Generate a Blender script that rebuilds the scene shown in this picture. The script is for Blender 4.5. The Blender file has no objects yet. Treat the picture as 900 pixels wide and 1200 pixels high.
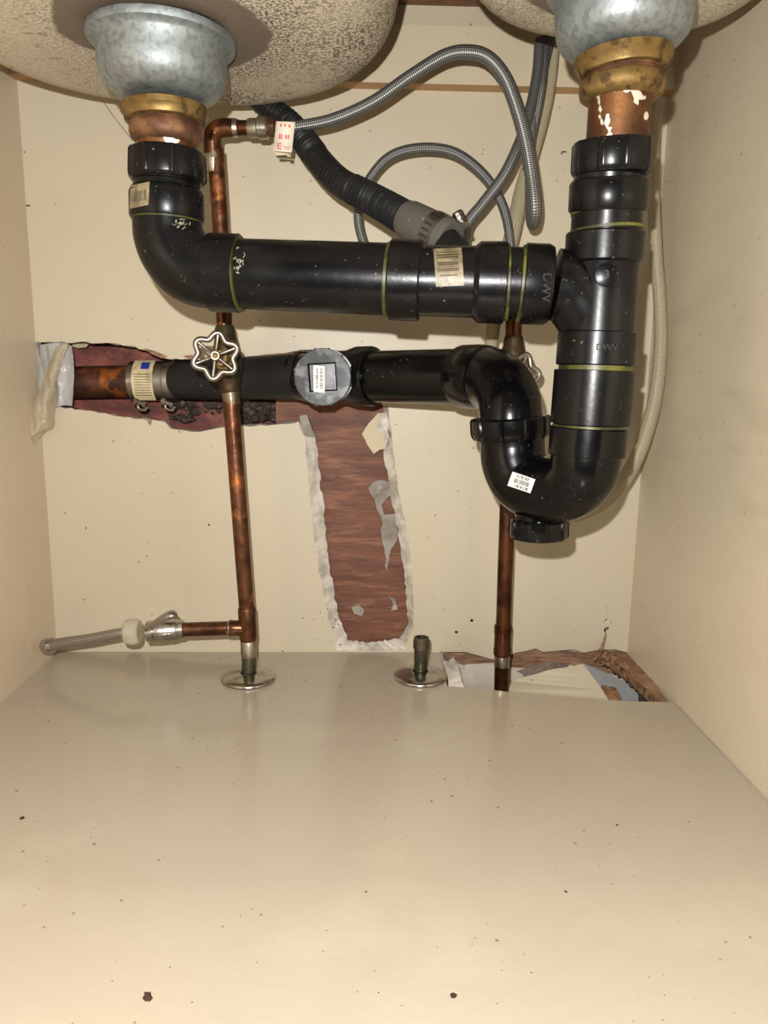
import bpy, bmesh, math, random
from math import sin, cos, pi, radians, sqrt
from mathutils import Vector, Matrix, noise
from mathutils.geometry import tessellate_polygon
from mathutils.bvhtree import BVHTree
random.seed(7)
S = bpy.context.scene
COL = S.collection

# ------------------------------------------------------------------ camera
F = 881.4                      # focal length in pixels of the 900 x 1200 frame
PITCH, YAW, ROLL = 0.182738, 0.0309468, 0.0129431
CAM = Vector((0.015377, -0.753148, 0.289592))
cp, sp, cy_, sy_ = cos(PITCH), sin(PITCH), cos(YAW), sin(YAW)
FW = Vector((sy_*cp, cy_*cp, -sp))
r0 = Vector((cy_, -sy_, 0)); u0 = r0.cross(FW)
RT = r0*cos(ROLL) + u0*sin(ROLL); UP = -r0*sin(ROLL) + u0*cos(ROLL)
cd = bpy.data.cameras.new('camera'); cam = bpy.data.objects.new('camera', cd); COL.objects.link(cam)
cd.sensor_fit = 'HORIZONTAL'; cd.sensor_width = 36; cd.lens = F/900*36
cd.clip_start = 0.01; cd.clip_end = 50
m = Matrix.Identity(4)
for i in range(3):
    m[i][0] = RT[i]; m[i][1] = UP[i]; m[i][2] = -FW[i]; m[i][3] = CAM[i]
cam.matrix_world = m
S.camera = cam

# ------------------------------------------------------------------ world, lights, exposure
W = bpy.data.worlds.new('kitchen_world'); S.world = W; W.use_nodes = True
W.node_tree.nodes['Background'].inputs[0].default_value = (1.0, 0.88, 0.74, 1)
W.node_tree.nodes['Background'].inputs[1].default_value = 0.03
fl = bpy.data.lights.new('phone_flash', 'POINT'); fl.energy = 21; fl.shadow_soft_size = 0.004
fl.color = (1.0, 0.985, 0.96)
flo = bpy.data.objects.new('phone_flash', fl); COL.objects.link(flo)
flo.location = CAM + Vector((-0.023, -0.004, 0.043))
al = bpy.data.lights.new('kitchen_ceiling_light', 'AREA'); al.energy = 3.0; al.shape = 'DISK'; al.size = 0.03
al.color = (1.0, 0.90, 0.78)
alo = bpy.data.objects.new('kitchen_ceiling_light', al); COL.objects.link(alo)
alo.location = (-0.25, -1.03, 1.75)
alo.rotation_euler = (Vector((0, -0.45, 0)) - alo.location).to_track_quat('-Z', 'Y').to_euler()
S.view_settings.view_transform = 'Standard'; S.view_settings.look = 'None'
S.view_settings.gamma = 1; S.view_settings.use_curve_mapping = False
S.view_settings.exposure = 0.0

# ------------------------------------------------------------------ measuring helpers
def ray(px, py): return FW + RT*((px-450)/F) + UP*((600-py)/F)
def P(px, py, Y):                       # point of the place seen at (px,py) on the upright plane at depth Y
    d = ray(px, py); return CAM + d*((Y-CAM.y)/d.y)
def PZ(px, py, z=0.0):                  # same, on the level plane at height z
    d = ray(px, py); return CAM + d*((z-CAM.z)/d.z)
def M(p, px): return px*((p-CAM).dot(FW))/F     # metres for a length of px at point p

# ------------------------------------------------------------------ materials
def srgb(c):
    return tuple(((v/255)/12.92 if v/255 <= .04045 else ((v/255+.055)/1.055)**2.4) for v in c)
class Mat:
    def __init__(s, name, col, rough=.5, metal=0., spec=.5, coat=0., coord='Object', **kw):
        s.m = bpy.data.materials.new(name); s.m.use_nodes = True
        s.nt = s.m.node_tree; s.b = s.nt.nodes['Principled BSDF']
        s.tc = s.nt.nodes.new('ShaderNodeTexCoord'); s.vec = s.tc.outputs[coord]
        s.col = None; s.h = None
        s.base = srgb(col)+(1,)
        s.b.inputs['Base Color'].default_value = s.base
        s.b.inputs['Roughness'].default_value = rough; s.b.inputs['Metallic'].default_value = metal
        s.b.inputs['Specular IOR Level'].default_value = spec
        s.b.inputs['Coat Weight'].default_value = coat; s.b.inputs['Coat Roughness'].default_value = .08
        for k, v in kw.items(): s.b.inputs[k].default_value = v
    def N(s, t): return s.nt.nodes.new(t)
    def L(s, a, b): s.nt.links.new(a, b)
    def mapped(s, sc, loc=(0,0,0), rot=(0,0,0)):
        n = s.N('ShaderNodeMapping'); s.L(s.vec, n.inputs[0])
        n.inputs['Scale'].default_value = sc; n.inputs['Location'].default_value = loc; n.inputs['Rotation'].default_value = rot
        return n.outputs[0]
    def noise(s, scale, lo, hi, stretch=(1,1,1), detail=4, rough=.55, dist=0, loc=(0,0,0), kind='noise'):
        if kind == 'noise':
            n = s.N('ShaderNodeTexNoise'); n.inputs['Detail'].default_value = detail
            n.inputs['Roughness'].default_value = rough; n.inputs['Distortion'].default_value = dist
            out = n.outputs[0]
        else:
            n = s.N('ShaderNodeTexVoronoi'); out = n.outputs['Distance']
        s.L(s.mapped(stretch, loc), n.inputs['Vector']); n.inputs['Scale'].default_value = scale
        r = s.N('ShaderNodeMapRange'); r.inputs[1].default_value = lo; r.inputs[2].default_value = hi
        s.L(out, r.inputs[0]); return r.outputs[0]
    def mul(s, a, b):
        n = s.N('ShaderNodeMath'); n.operation = 'MULTIPLY'; s.L(a, n.inputs[0])
        if isinstance(b, (int, float)): n.inputs[1].default_value = b
        else: s.L(b, n.inputs[1])
        return n.outputs[0]
    def layer(s, fac, col, amt=1.):
        n = s.N('ShaderNodeMix'); n.data_type = 'RGBA'
        s.L(s.mul(fac, amt), n.inputs[0])
        if s.col is None: n.inputs[6].default_value = s.base
        else: s.L(s.col, n.inputs[6])
        n.inputs[7].default_value = srgb(col)+(1,)
        s.col = n.outputs[2]; s.L(s.col, s.b.inputs['Base Color']); return s
    def bump(s, fac, dist=.001, strength=.5):
        n = s.N('ShaderNodeBump'); n.inputs['Distance'].default_value = dist; n.inputs['Strength'].default_value = strength
        s.L(fac, n.inputs['Height'])
        if s.h: s.L(s.h, n.inputs['Normal'])
        s.h = n.outputs[0]; s.L(s.h, s.b.inputs['Normal']); return s
    def ctrl(s, key, fac, a, b):
        r = s.N('ShaderNodeMapRange'); r.inputs[3].default_value = a; r.inputs[4].default_value = b
        s.L(fac, r.inputs[0]); s.L(r.outputs[0], s.b.inputs[key]); return s
    def spots(s, scale, size, col, amt=1., loc=(0,0,0), mask=None, stretch=(1,1,1)):
        f = s.noise(scale, size, size*.6, loc=loc, kind='v', stretch=stretch)
        mk = s.noise(scale*.37, .55, .60, loc=(loc[0]+3, 1, 2))
        return s.layer(s.mul(f, mk if mask is None else mask), col, amt)

def paint(name, col, rough, seed, spec=.5, warm=(174,146,112)):
    k = Mat(name, col, rough, spec=spec)
    k.layer(k.noise(4, .45, .75, loc=(seed,0,0)), warm, .16)
    k.layer(k.noise(9, .55, .72, loc=(0,seed,0), detail=6), (194,188,164), .25)
    k.layer(k.noise(3.2, .62, .70, loc=(seed,seed,0)), (150,140,115), .16)
    k.spots(46, .06, (120,90,56), .7, loc=(seed,2,0))
    k.spots(95, .11, (70,52,34), .8, loc=(2,seed,0))
    k.spots(24, .022, (120,76,44), .8, loc=(seed,5,seed))
    k.bump(k.noise(160, .3, .7, detail=3), .0003, .25)
    k.bump(k.noise(14, .2, .8), .0015, .12)
    k.ctrl('Roughness', k.noise(6, .3, .7, loc=(9,seed,0)), rough-.05, rough+.12)
    return k
wallM = paint('cream_wall_paint', (190,179,155), .42, 1).m
leftM = paint('cream_left_side_paint', (203,186,161), .38, 4).m
rightM = paint('cream_right_side_paint', (200,187,162), .36, 8)
rightM.layer(rightM.noise(26, .56, .66, stretch=(1,.25,1), detail=7), (140,125,98), .15)
rightM = rightM.m
floorK = paint('cream_shelf_laminate', (170,160,142), .20, 13, spec=.5)
floorK.ctrl('Roughness', floorK.noise(5, .3, .75, loc=(2,7,0)), .13, .24)
floorM = floorK.m
trimM = paint('cream_nailer_paint', (192,178,150), .45, 20).m
trimShadeM = paint('shaded_cream_nailer', (178,166,142), .5, 22).m  # nailer cream greyed to carry the shadow band below the counter

def wood(name, c, d, l, sc=1., axis='x', relief=.0012):
    k = Mat(name, c, .62)
    st = (1, 1, 6) if axis == 'x' else (6, 1, 1)
    g = k.noise(14*sc, .40, .62, stretch=st, detail=7, dist=1.2)
    k.layer(g, d, .8)
    k.layer(k.noise(38*sc, .5, .66, stretch=st, detail=8, dist=.6, loc=(4,0,0)), l, .6)
    k.layer(k.noise(90*sc, .55, .7, stretch=st, detail=6), d, .7)
    k.layer(k.noise(5, .52, .7, loc=(3,3,3)), (70,32,20), .5)
    k.bump(g, relief, .9); k.bump(k.noise(60*sc, .4, .6, stretch=st), relief*.4, .7)
    return k
plyM = wood('red_brown_plywood', (114,70,48), (84,48,34), (150,104,78), .55, relief=.0006).m
redK = Mat('red_stained_board', (122,62,52), .7)
redK.layer(redK.noise(30, .42, .6, stretch=(1,1,2.5), detail=8), (84,42,38), .85)
redK.layer(redK.noise(44, .5, .62, loc=(4,1,0), detail=8), (156,92,72), .6)
redK.layer(redK.noise(12, .56, .62, detail=9, loc=(1,6,0)), (62,46,42), .7)
redK.bump(redK.noise(40, .3, .7, detail=6), .002, .5); redM = redK.m
brownM = wood('counter_underside_wood', (112,72,46), (84,50,30), (140,98,64)).m
tornM = wood('torn_brown_board', (150,112,86), (116,82,62), (178,144,116), 1.6).m
def rough_mat(name, c, d, l, sc=60, r=.9, dist=.002):
    k = Mat(name, c, r)
    k.layer(k.noise(sc, .42, .62, detail=8), d, .8); k.layer(k.noise(sc*2, .55, .7, loc=(3,0,0), detail=6), l, .7)
    k.bump(k.noise(sc*1.5, .2, .8, detail=8), dist, .8); return k.m
plasterM = rough_mat('broken_plaster', (216,208,194), (160,152,142), (228,222,210), 50, .9, .001)
greyplM = rough_mat('grey_plaster_dust', (150,143,134), (112,104,96), (186,180,170), 40)
drywM = rough_mat('bare_drywall_face', (196,186,172), (172,158,144), (214,206,194), 14, .85, .0006)
bluegM = rough_mat('blue_grey_wall_behind', (160,160,156), (146,146,142), (172,172,166), 10, .8, .0005)
chipM = rough_mat('particle_board_core', (148,112,76), (58,38,24), (196,160,118), 130, .95, .003)
debrM = rough_mat('dark_debris', (70,58,50), (36,28,24), (140,126,108), 110, .95, .003)
paperM = rough_mat('torn_wall_paper', (190,178,146), (166,152,122), (206,196,166), 20, .6, .0005)

def abs_mat(name, c, rough, dusty=.3, dustcol=(96,92,82)):
    k = Mat(name, c, rough, spec=.26)
    k.layer(k.noise(30, .5, .8, detail=8), dustcol, .16*dusty)
    k.layer(k.noise(12, .52, .75, detail=5, loc=(5,2,0)), (50,48,45), .3*dusty)
    k.spots(150, .14, (150,142,118), dusty, loc=(2,0,1)); k.spots(330, .2, (130,124,106), dusty*.8, loc=(6,0,1))
    k.bump(k.noise(220, .3, .7, detail=2), .0002, .12)
    k.ctrl('Roughness', k.noise(25, .35, .7, detail=6, loc=(1,4,0)), rough, rough+.22*dusty+.03)
    return k
absM = abs_mat('black_plastic_worn', (10,10,11), .24, .4).m
absC = abs_mat('black_plastic_clean', (7,7,8), .17, .22).m
absV = abs_mat('black_plastic_satin', (9,9,10), .24, .3).m
rubM = abs_mat('black_rubber', (26,26,26), .48, .4).m
cuffM = abs_mat('dusty_rubber_cuff', (84,80,72), .65, 1.3, (126,118,102)).m
capK = abs_mat('scraped_plug_plastic', (58,60,62), .38, 1., (160,160,156))
capK.layer(capK.noise(70, .48, .58, detail=9, loc=(2,2,2)), (128,130,132), .7); capM = capK.m
glueK = Mat('olive_green_solvent_cement', (66,70,24), .4)
glueK.layer(glueK.noise(60, .45, .62, detail=5), (26,26,14), .75); glueM = glueK.m
glueY = Mat('yellow_solvent_cement', (96,96,32), .4)
glueY.layer(glueY.noise(50, .45, .6, detail=5), (20,20,12), .85); glueYM = glueY.m

def metal(name, c, layers, rough=.35, met=1., bump=.0004):
    k = Mat(name, c, rough, met)
    for i, (sc, lo, hi, col, a) in enumerate(layers):
        k.layer(k.noise(sc, lo, hi, detail=8, loc=(i*3+1, i, 2)), col, a)
    k.bump(k.noise(120, .3, .7, detail=5), bump, .4)
    k.ctrl('Roughness', k.noise(35, .35, .7, detail=6, loc=(8,1,1)), rough-.08, rough+.22)
    return k
galvM = metal('galvanised_steel', (142,148,148), [(34,.45,.65,(168,176,174),.5),(260,.48,.60,(100,106,106),.5),(40,.5,.66,(120,126,122),.35),(12,.55,.7,(176,174,156),.4)], .50, .75).m
brassM = metal('tarnished_brass', (122,98,56), [(110,.48,.68,(160,130,74),.6),(25,.5,.7,(86,60,34),.8),(130,.50,.62,(70,52,34),.8)], .5, .7).m
brassB = metal('brown_copper_nut', (104,74,54), [(30,.45,.65,(78,50,34),.9),(60,.5,.66,(164,122,84),.6)], .52, .7).m
tailK = metal('aged_copper_tailpiece', (112,74,48), [(16,.42,.62,(66,44,32),.9),(30,.5,.66,(140,96,52),.5)], .42, .75)
tailK.layer(tailK.noise(85, .575, .595, detail=2, loc=(4,3,2)), (236,230,214), 1); tailM = tailK.m
coppM = metal('old_copper_pipe', (104,68,46), [(60,.42,.60,(62,36,24),.85),(16,.55,.66,(160,34,14),.75),(45,.58,.68,(190,120,70),.7),(28,.62,.72,(70,84,60),.5)], .36, .8).m
coppD = metal('dark_copper_pipe', (92,56,34), [(50,.45,.62,(50,28,18),.85),(22,.58,.68,(140,88,52),.6),(34,.6,.7,(104,100,86),.5)], .38, .9).m
coppB = metal('brown_waste_copper', (98,64,48), [(50,.42,.60,(64,40,32),.9),(38,.56,.64,(180,104,44),.8)], .45, .75).m
verdM = metal('green_tarnished_valve', (82,66,44), [(40,.45,.6,(58,78,60),.7),(60,.5,.66,(44,28,18),.8)], .45, .8).m
soldM = metal('solder_silver', (176,168,152), [(50,.5,.65,(110,84,64),.6)], .3, 1.).m
chromM = metal('dull_chrome', (176,172,164), [(60,.52,.68,(92,84,72),.6),(20,.6,.7,(120,104,84),.4)], .22, 1.).m
wheelM = metal('cast_wheel_metal', (150,144,134), [(50,.48,.62,(96,84,68),.6)], .34, 1.).m
stubM = metal('dirty_steel_stub', (104,96,80), [(60,.45,.62,(58,52,40),.8),(30,.6,.7,(70,86,60),.6)], .45, .9).m
bandM = metal('stainless_band', (140,135,124), [(40,.5,.66,(96,82,64),.6)], .3, 1.).m
steelM = metal('braid_end_ferrule', (186,182,174), [], .25, 1.).m

def braid(name, light, dark, metalv, rough, n1=1., ribs=26., transl=0., amt=.9):
    k = Mat(name, light, rough, metalv, coord='UV')
    a = k.N('ShaderNodeSeparateXYZ'); k.L(k.vec, a.inputs[0])
    def wave(su, sv):
        c = k.N('ShaderNodeMath'); c.operation = 'MULTIPLY'; k.L(a.outputs[0], c.inputs[0]); c.inputs[1].default_value = su
        d = k.N('ShaderNodeMath'); d.operation = 'MULTIPLY_ADD'; k.L(a.outputs[1], d.inputs[0]); d.inputs[1].default_value = sv; k.L(c.outputs[0], d.inputs[2])
        e = k.N('ShaderNodeMath'); e.operation = 'SINE'; k.L(d.outputs[0], e.inputs[0])
        return e.outputs[0]
    w1 = wave(2*pi*8, 2*pi*n1*290); w2 = wave(2*pi*8, -2*pi*n1*290)
    mx = k.N('ShaderNodeMath'); mx.operation = 'MULTIPLY'; k.L(w1, mx.inputs[0]); k.L(w2, mx.inputs[1])
    r = k.N('ShaderNodeMapRange'); r.inputs[1].default_value = -.25; r.inputs[2].default_value = .5; k.L(mx.outputs[0], r.inputs[0])
    k.layer(r.outputs[0], dark, amt)
    k.bump(mx.outputs[0], .0003, .5)
    return k
braidK = braid('steel_braid', (138,137,132), (60,60,58), .7, .44)
braidM = braidK.m
braidD = braid('grey_braid', (124,123,120), (54,54,53), .65, .48).m
clearK = braid('clear_reinforced_vinyl', (168,156,128), (210,200,174), 0., .18, n1=.9, amt=.55)
clearK.b.inputs['Transmission Weight'].default_value = .35; clearK.b.inputs['IOR'].default_value = 1.3
clearM = clearK.m
silvM = braid('left_steel_braid', (176,168,154), (92,84,74), .7, .34).m
nutclrM = Mat('milky_plastic_nut', (214,204,180), .35, **{'Transmission Weight': .45, 'IOR': 1.35}).m
whiteM = Mat('white_label_paper', (226,224,216), .55).m
inkM = Mat('black_print', (34,34,36), .6).m
blueM = Mat('blue_print', (24,44,140), .6).m
redInk = Mat('red_print', (206,92,84), .6).m
tagK = Mat('aged_label_paper', (202,186,150), .6); tagK.layer(tagK.noise(80, .5, .65), (140,120,86), .6); tagM = tagK.m
wornK = Mat('worn_dirty_label', (128,116,90), .45); wornK.layer(wornK.noise(90, .42, .6, detail=8), (84,74,54), .8); wornK.layer(wornK.noise(260, .5, .6), (150,140,112), .5); wornM = wornK.m
tagW = Mat('tag_paper', (222,212,192), .6).m
tagInk = Mat('faded_brown_print', (66,54,36), .6).m
crumbM = Mat('dark_brown_crumb', (58,34,22), .8).m
markM = Mat('pale_moulded_mark', (52,52,52), .3).m
gunkM = Mat('dried_paste', (150,144,122), .8).m
pk = Mat('clear_plastic_sheet', (206,204,200), .22, spec=.8)
pk.b.inputs['Alpha'].default_value = .62; pk.bump(pk.noise(60, .3, .7, detail=5, stretch=(2,1,1)), .003, .6); plasM = pk.m
pt = Mat('dusty_plastic_tail', (188,174,142), .35, spec=.6); pt.b.inputs['Alpha'].default_value = .45
pt.bump(pt.noise(70, .3, .7, detail=5), .003, .6); tailPM = pt.m

# sink undercoat: sprayed cream sound-deadening paint over dark metal, bare round the drain
def undercoat(name, centre, rx, ry, c1, shift, x0, x1, lo, hi, bare=(104,90,76)):
    k = Mat(name, c1, .85)
    dense = k.noise(4.5, .30, .52, loc=(shift,0,0), detail=3)
    sx = k.N('ShaderNodeSeparateXYZ'); k.L(k.vec, sx.inputs[0])
    mr_ = k.N('ShaderNodeMapRange'); mr_.inputs[1].default_value = x0; mr_.inputs[2].default_value = x1; mr_.inputs[3].default_value = lo; mr_.inputs[4].default_value = hi
    k.L(sx.outputs[0], mr_.inputs[0]); dense = k.mul(dense, mr_.outputs[0])
    sp1 = k.noise(520, .48, .54, detail=2, loc=(1,shift,0))
    k.layer(k.mul(sp1, dense), (80,70,64), .9)
    k.layer(k.noise(600, .52, .60, detail=2), (166,152,130), .45)
    k.layer(k.noise(150, .60, .68, detail=4, loc=(shift,2,2)), (96,84,72), .5)
    mp = k.N('ShaderNodeMapping'); k.L(k.vec, mp.inputs[0])
    mp.vector_type = 'TEXTURE'; mp.inputs['Location'].default_value = centre; mp.inputs['Scale'].default_value = (rx, ry, 10)
    nz = k.N('ShaderNodeTexNoise'); nz.inputs['Scale'].default_value = 40; nz.inputs['Detail'].default_value = 6; k.L(k.vec, nz.inputs['Vector'])
    ln = k.N('ShaderNodeVectorMath'); ln.operation = 'LENGTH'; k.L(mp.outputs[0], ln.inputs[0])
    ad = k.N('ShaderNodeMath'); ad.operation = 'MULTIPLY_ADD'; k.L(nz.outputs[0], ad.inputs[0]); ad.inputs[1].default_value = .22; k.L(ln.outputs['Value'], ad.inputs[2])
    r = k.N('ShaderNodeMapRange'); r.inputs[1].default_value = 1.13; r.inputs[2].default_value = 1.08; k.L(ad.outputs[0], r.inputs[0])
    k.layer(r.outputs[0], bare, 1.)
    k.bump(k.noise(500, .3, .7, detail=2), .0006, .4)
    return k.m

# ------------------------------------------------------------------ mesh helpers
ORG = {}
def thing(name, label, cat, loc, group=None):
    o = bpy.data.objects.new(name, None); COL.objects.link(o); o.location = loc; o.empty_display_size = .02
    o['label'] = label; o['category'] = cat
    if group: o['group'] = group
    ORG[o] = Vector(loc); return o
def tag(o, label, cat, group=None):
    o['label'] = label; o['category'] = cat
    if group: o['group'] = group
    return o
class MB:
    def __init__(s): s.v = []; s.f = []; s.uv = []; s.mi = []
    def add(s, vs, fs, uvs=None, mi=0):
        b = len(s.v); s.v += [Vector(v) for v in vs]
        for i, f in enumerate(fs):
            s.f.append([b+k for k in f]); s.uv.append(uvs[i] if uvs else [(0,0)]*len(f)); s.mi.append(mi)
        return s
    def build(s, name, mats, parent=None, angle=35, smooth=True, loc=None, label=None):
        if not isinstance(mats, (list, tuple)): mats = [mats]
        off = ORG[parent] if parent else (Vector(loc) if loc else Vector((0,0,0)))
        me = bpy.data.meshes.new(name)
        me.from_pydata([v-off for v in s.v], [], s.f)
        uvl = me.uv_layers.new(name='UVMap'); k = 0
        for u in s.uv:
            for c in u: uvl.data[k].uv = c; k += 1
        for mt in mats: me.materials.append(mt)
        for p, i in zip(me.polygons, s.mi): p.material_index = i; p.use_smooth = smooth
        me.update()
        bm = bmesh.new(); bm.from_mesh(me); bmesh.ops.recalc_face_normals(bm, faces=bm.faces); bm.to_mesh(me); bm.free()
        if smooth: me.set_sharp_from_angle(angle=radians(angle))
        o = bpy.data.objects.new(name, me); COL.objects.link(o)
        if parent: o.parent = parent; ORG[o] = off
        else: o.location = off; ORG[o] = off
        if label: o['label'] = label
        return o
def frames(path):
    n = len(path); T = []
    for i in range(n):
        a = path[max(0, i-1)]; b = path[min(n-1, i+1)]; d = b-a
        T.append(d.normalized() if d.length > 1e-9 else (T[-1] if T else Vector((0,0,1))))
    t = T[0]; n0 = t.orthogonal().normalized()
    if abs(t.dot(Vector((0,-1,0)))) < .9: n0 = (Vector((0,-1,0)) - t*t.dot(Vector((0,-1,0)))).normalized()
    out = []
    for i in range(n):
        if i: n0 = (n0 - T[i]*n0.dot(T[i])).normalized()
        out.append((T[i], n0, T[i].cross(n0)))
    return out
def sweep(mb, path, radii, seg=28, radfun=None, caps=True, closed=False, mi=0, fr=None, flat=1.):
    fr = fr or frames(path); n = len(path); vs = []; L = 0; ls = []
    for i in range(n):
        if i: L += (path[i]-path[i-1]).length
        ls.append(L); t, a, b = fr[i]
        for k in range(seg):
            th = 2*pi*k/seg; r = radii[i]*(radfun(th, i) if radfun else 1)
            vs.append(path[i] + a*(r*cos(th)) + b*(r*sin(th)*flat))
    fs = []; us = []
    for i in range(n if closed else n-1):
        j = (i+1) % n
        for k in range(seg):
            l = (k+1) % seg
            fs.append([i*seg+k, i*seg+l, j*seg+l, j*seg+k])
            us.append([(k/seg, ls[i]), ((k+1)/seg, ls[i]), ((k+1)/seg, ls[j]), (k/seg, ls[j])])
    if caps and not closed:
        fs.append(list(range(seg))[::-1]); us.append([(0,0)]*seg)
        fs.append([(n-1)*seg+k for k in range(seg)]); us.append([(0,0)]*seg)
    return mb.add(vs, fs, us, mi)
def lathe(mb, A, B, prof, seg=40, radfun=None, mi=0, caps=True):
    d = (B-A); t = d.normalized()
    n0 = Vector((0,-1,0)) - t*t.dot(Vector((0,-1,0)))
    n0 = n0.normalized() if n0.length > .2 else t.orthogonal().normalized()
    fr = [(t, n0, t.cross(n0))]*len(prof)
    return sweep(mb, [A+d*q[0] for q in prof], [q[1] for q in prof], seg, radfun, caps, mi=mi, fr=fr)
def catmull(pts, n=12):
    out = []; m_ = len(pts)
    for i in range(m_-1):
        p0 = pts[max(i-1, 0)]; p1 = pts[i]; p2 = pts[i+1]; p3 = pts[min(i+2, m_-1)]
        for k in range(n):
            t = k/n; out.append([.5*((2*b)+(-a+c)*t+(2*a-5*b+4*c-d)*t*t+(-a+3*b-3*c+d)*t**3) for a, b, c, d in zip(p0, p1, p2, p3)])
    out.append(list(pts[-1])); return out
def curve(ctrl, n=12):                   # ctrl: (px,py,Y,rpx) -> world path + radii
    c = []
    for (x, y, Y, r) in ctrl:
        p = P(x, y, Y); c.append((p.x, p.y, p.z, M(p, r)))
    s = catmull(c, n); return [Vector(q[:3]) for q in s], [q[3] for q in s]
def box(mb, lo, hi, mi=0):
    x0, y0, z0 = lo; x1, y1, z1 = hi
    v = [(x0,y0,z0),(x1,y0,z0),(x1,y1,z0),(x0,y1,z0),(x0,y0,z1),(x1,y0,z1),(x1,y1,z1),(x0,y1,z1)]
    return mb.add(v, [(0,3,2,1),(4,5,6,7),(0,1,5,4),(1,2,6,5),(2,3,7,6),(3,0,4,7)], mi=mi)
def struct(o): o['kind'] = 'structure'; return o
def sub(poly, step, jit, rnd, ax=(0,2)):
    out = []; n = len(poly)
    for i in range(n):
        a = Vector(poly[i]); b = Vector(poly[(i+1) % n]); k = max(1, int((b-a).length/step))
        for j in range(k):
            p = a.lerp(b, j/k)
            if j:
                for q in ax: p[q] += rnd.uniform(-jit, jit)
            out.append(p)
    return out
def slab(name, front, normal, thick, mats, parent=None, back=None, smooth=False, loc=None):
    """plate with outline `front` (3D points on one plane), `back` outline matched point for point"""
    nv = Vector(normal).normalized()
    back = back or [p + nv*thick for p in front]
    ax = max(range(3), key=lambda i: abs(nv[i])); keep = [i for i in range(3) if i != ax]
    tri = tessellate_polygon([[Vector((p[keep[0]], p[keep[1]], 0)) for p in front]])
    mb = MB(); n = len(front)
    mb.add(list(front)+list(back), [list(t) for t in tri], mi=0)
    mb.f += [[i+n for i in t][::-1] for t in tri]; mb.uv += [[(0,0)]*3]*len(tri); mb.mi += [0]*len(tri)
    for i in range(n):
        j = (i+1) % n; mb.f.append([i, j, j+n, i+n]); mb.uv.append([(0,0)]*4); mb.mi.append(1 if len(mats) > 1 else 0)
    return mb.build(name, mats, parent, smooth=smooth, loc=loc)

# ------------------------------------------------------------------ the cabinet
HX = .30; FY = -.60; TOPZ = .665
rnd = random.Random(3)
# back wall with the two joined openings
HOLE = [(42,401),(66,401),(90,401),(120,402),(150,405),(170,410),(187,417),(200,421),(240,421),(283,418),(330,414),(348,411),(380,410),(415,413),(440,440),
        (455,476),(458,500),(461,530),(465,560),(470,590),(476,618),(480,640),(483,675),(485,710),(484,738),(477,752),(474,762),
        (436,763),(393,762),(390,745),(384,718),(378,690),(372,660),(368,630),(364,590),(361,560),(358,530),(357,512),
        (352,500),(350,494),(330,497),(300,499),(280,499),(260,501),(235,506),(212,504),(200,502),(194,495),(165,491),(140,488),(100,481),(65,476),(43,473)]
INN = {15:(449,480),16:(449,505),17:(451,535),18:(455,563),19:(460,592),20:(466,620),21:(470,642),22:(474,675),23:(477,705),24:(478,732),25:(468,747),26:(455,750),
       27:(430,753),28:(408,750),29:(401,735),30:(395,712),31:(390,686),32:(386,660),33:(383,630),34:(379,592),35:(375,560),36:(372,532),37:(369,512),38:(362,500)}
def hole_rings():
    n = len(HOLE); A = []; B = []
    for i in range(n):
        a0 = P(*HOLE[i], 0); a1 = P(*HOLE[(i+1) % n], 0)
        q = lambda i: (P(*INN[i], .012) if i in INN else P(*HOLE[i], 0)+Vector((0,.012,0)))
        b0 = q(i); b1 = q((i+1) % n)
        k = max(1, int((a1-a0).length/.0045))
        for j in range(k):
            jt = .0009 if (0 < i < n-1) else 0
            A.append(a0.lerp(a1, j/k) + (Vector((rnd.uniform(-jt, jt), 0, rnd.uniform(-jt, jt))) if j else Vector()))
            B.append(b0.lerp(b1, j/k) + Vector((rnd.uniform(-1.4*jt, 1.4*jt), 0, rnd.uniform(-1.4*jt, 1.4*jt))))
    return A, B
ringA, ringB = hole_rings()
outer = []
# lower edge of the wall is ragged over the floor opening
low = [(-HX,0,0), (P(516,766,0).x,0,0)]
for (x, y) in [(520,764),(545,764),(560,768),(578,773),(592,771),(604,765),(616,763),(628,760),(636,764),(650,763),(672,761),(684,765),(700,762),(720,761),(733,764)]:
    low.append(tuple(P(x, y, 0)))
low += [(HX,0,0)]
outer = [Vector(p) for p in low] + [Vector((HX,0,TOPZ)), Vector((-HX,0,TOPZ))]
mb = MB()
allp = [outer, ringA]
tri = tessellate_polygon([[Vector((p.x, p.z, 0)) for p in q] for q in allp])
flat = outer + ringA
mb.add(flat, [list(t) for t in tri])
nA = len(ringA)
mb.add(ringA+ringB, [[i, (i+1) % nA, (i+1) % nA+nA, i+nA] for i in range(nA)], mi=1)
mb.add([p+Vector((0,.012,0)) for p in outer]+ringB, [list(t)[::-1] for t in tri])
n = len(outer)
mb.add(outer+[p+Vector((0,.012,0)) for p in outer], [[i, (i+1) % n, (i+1) % n+n, i+n] for i in range(n)], mi=1)
wall = struct(mb.build('wall_back', [wallM, plasterM], smooth=False))
ORG[wall] = Vector((0,0,0))
def plate(name, pts, Y, thick, mat, parent, jit=.0006, step=.006, seed=1, backscale=None):
    r = random.Random(seed)
    fr = sub([P(x, y, Y) for x, y in pts], step, jit, r)
    return slab(name, fr, (0,1,0), thick, [mat], parent)
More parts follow.
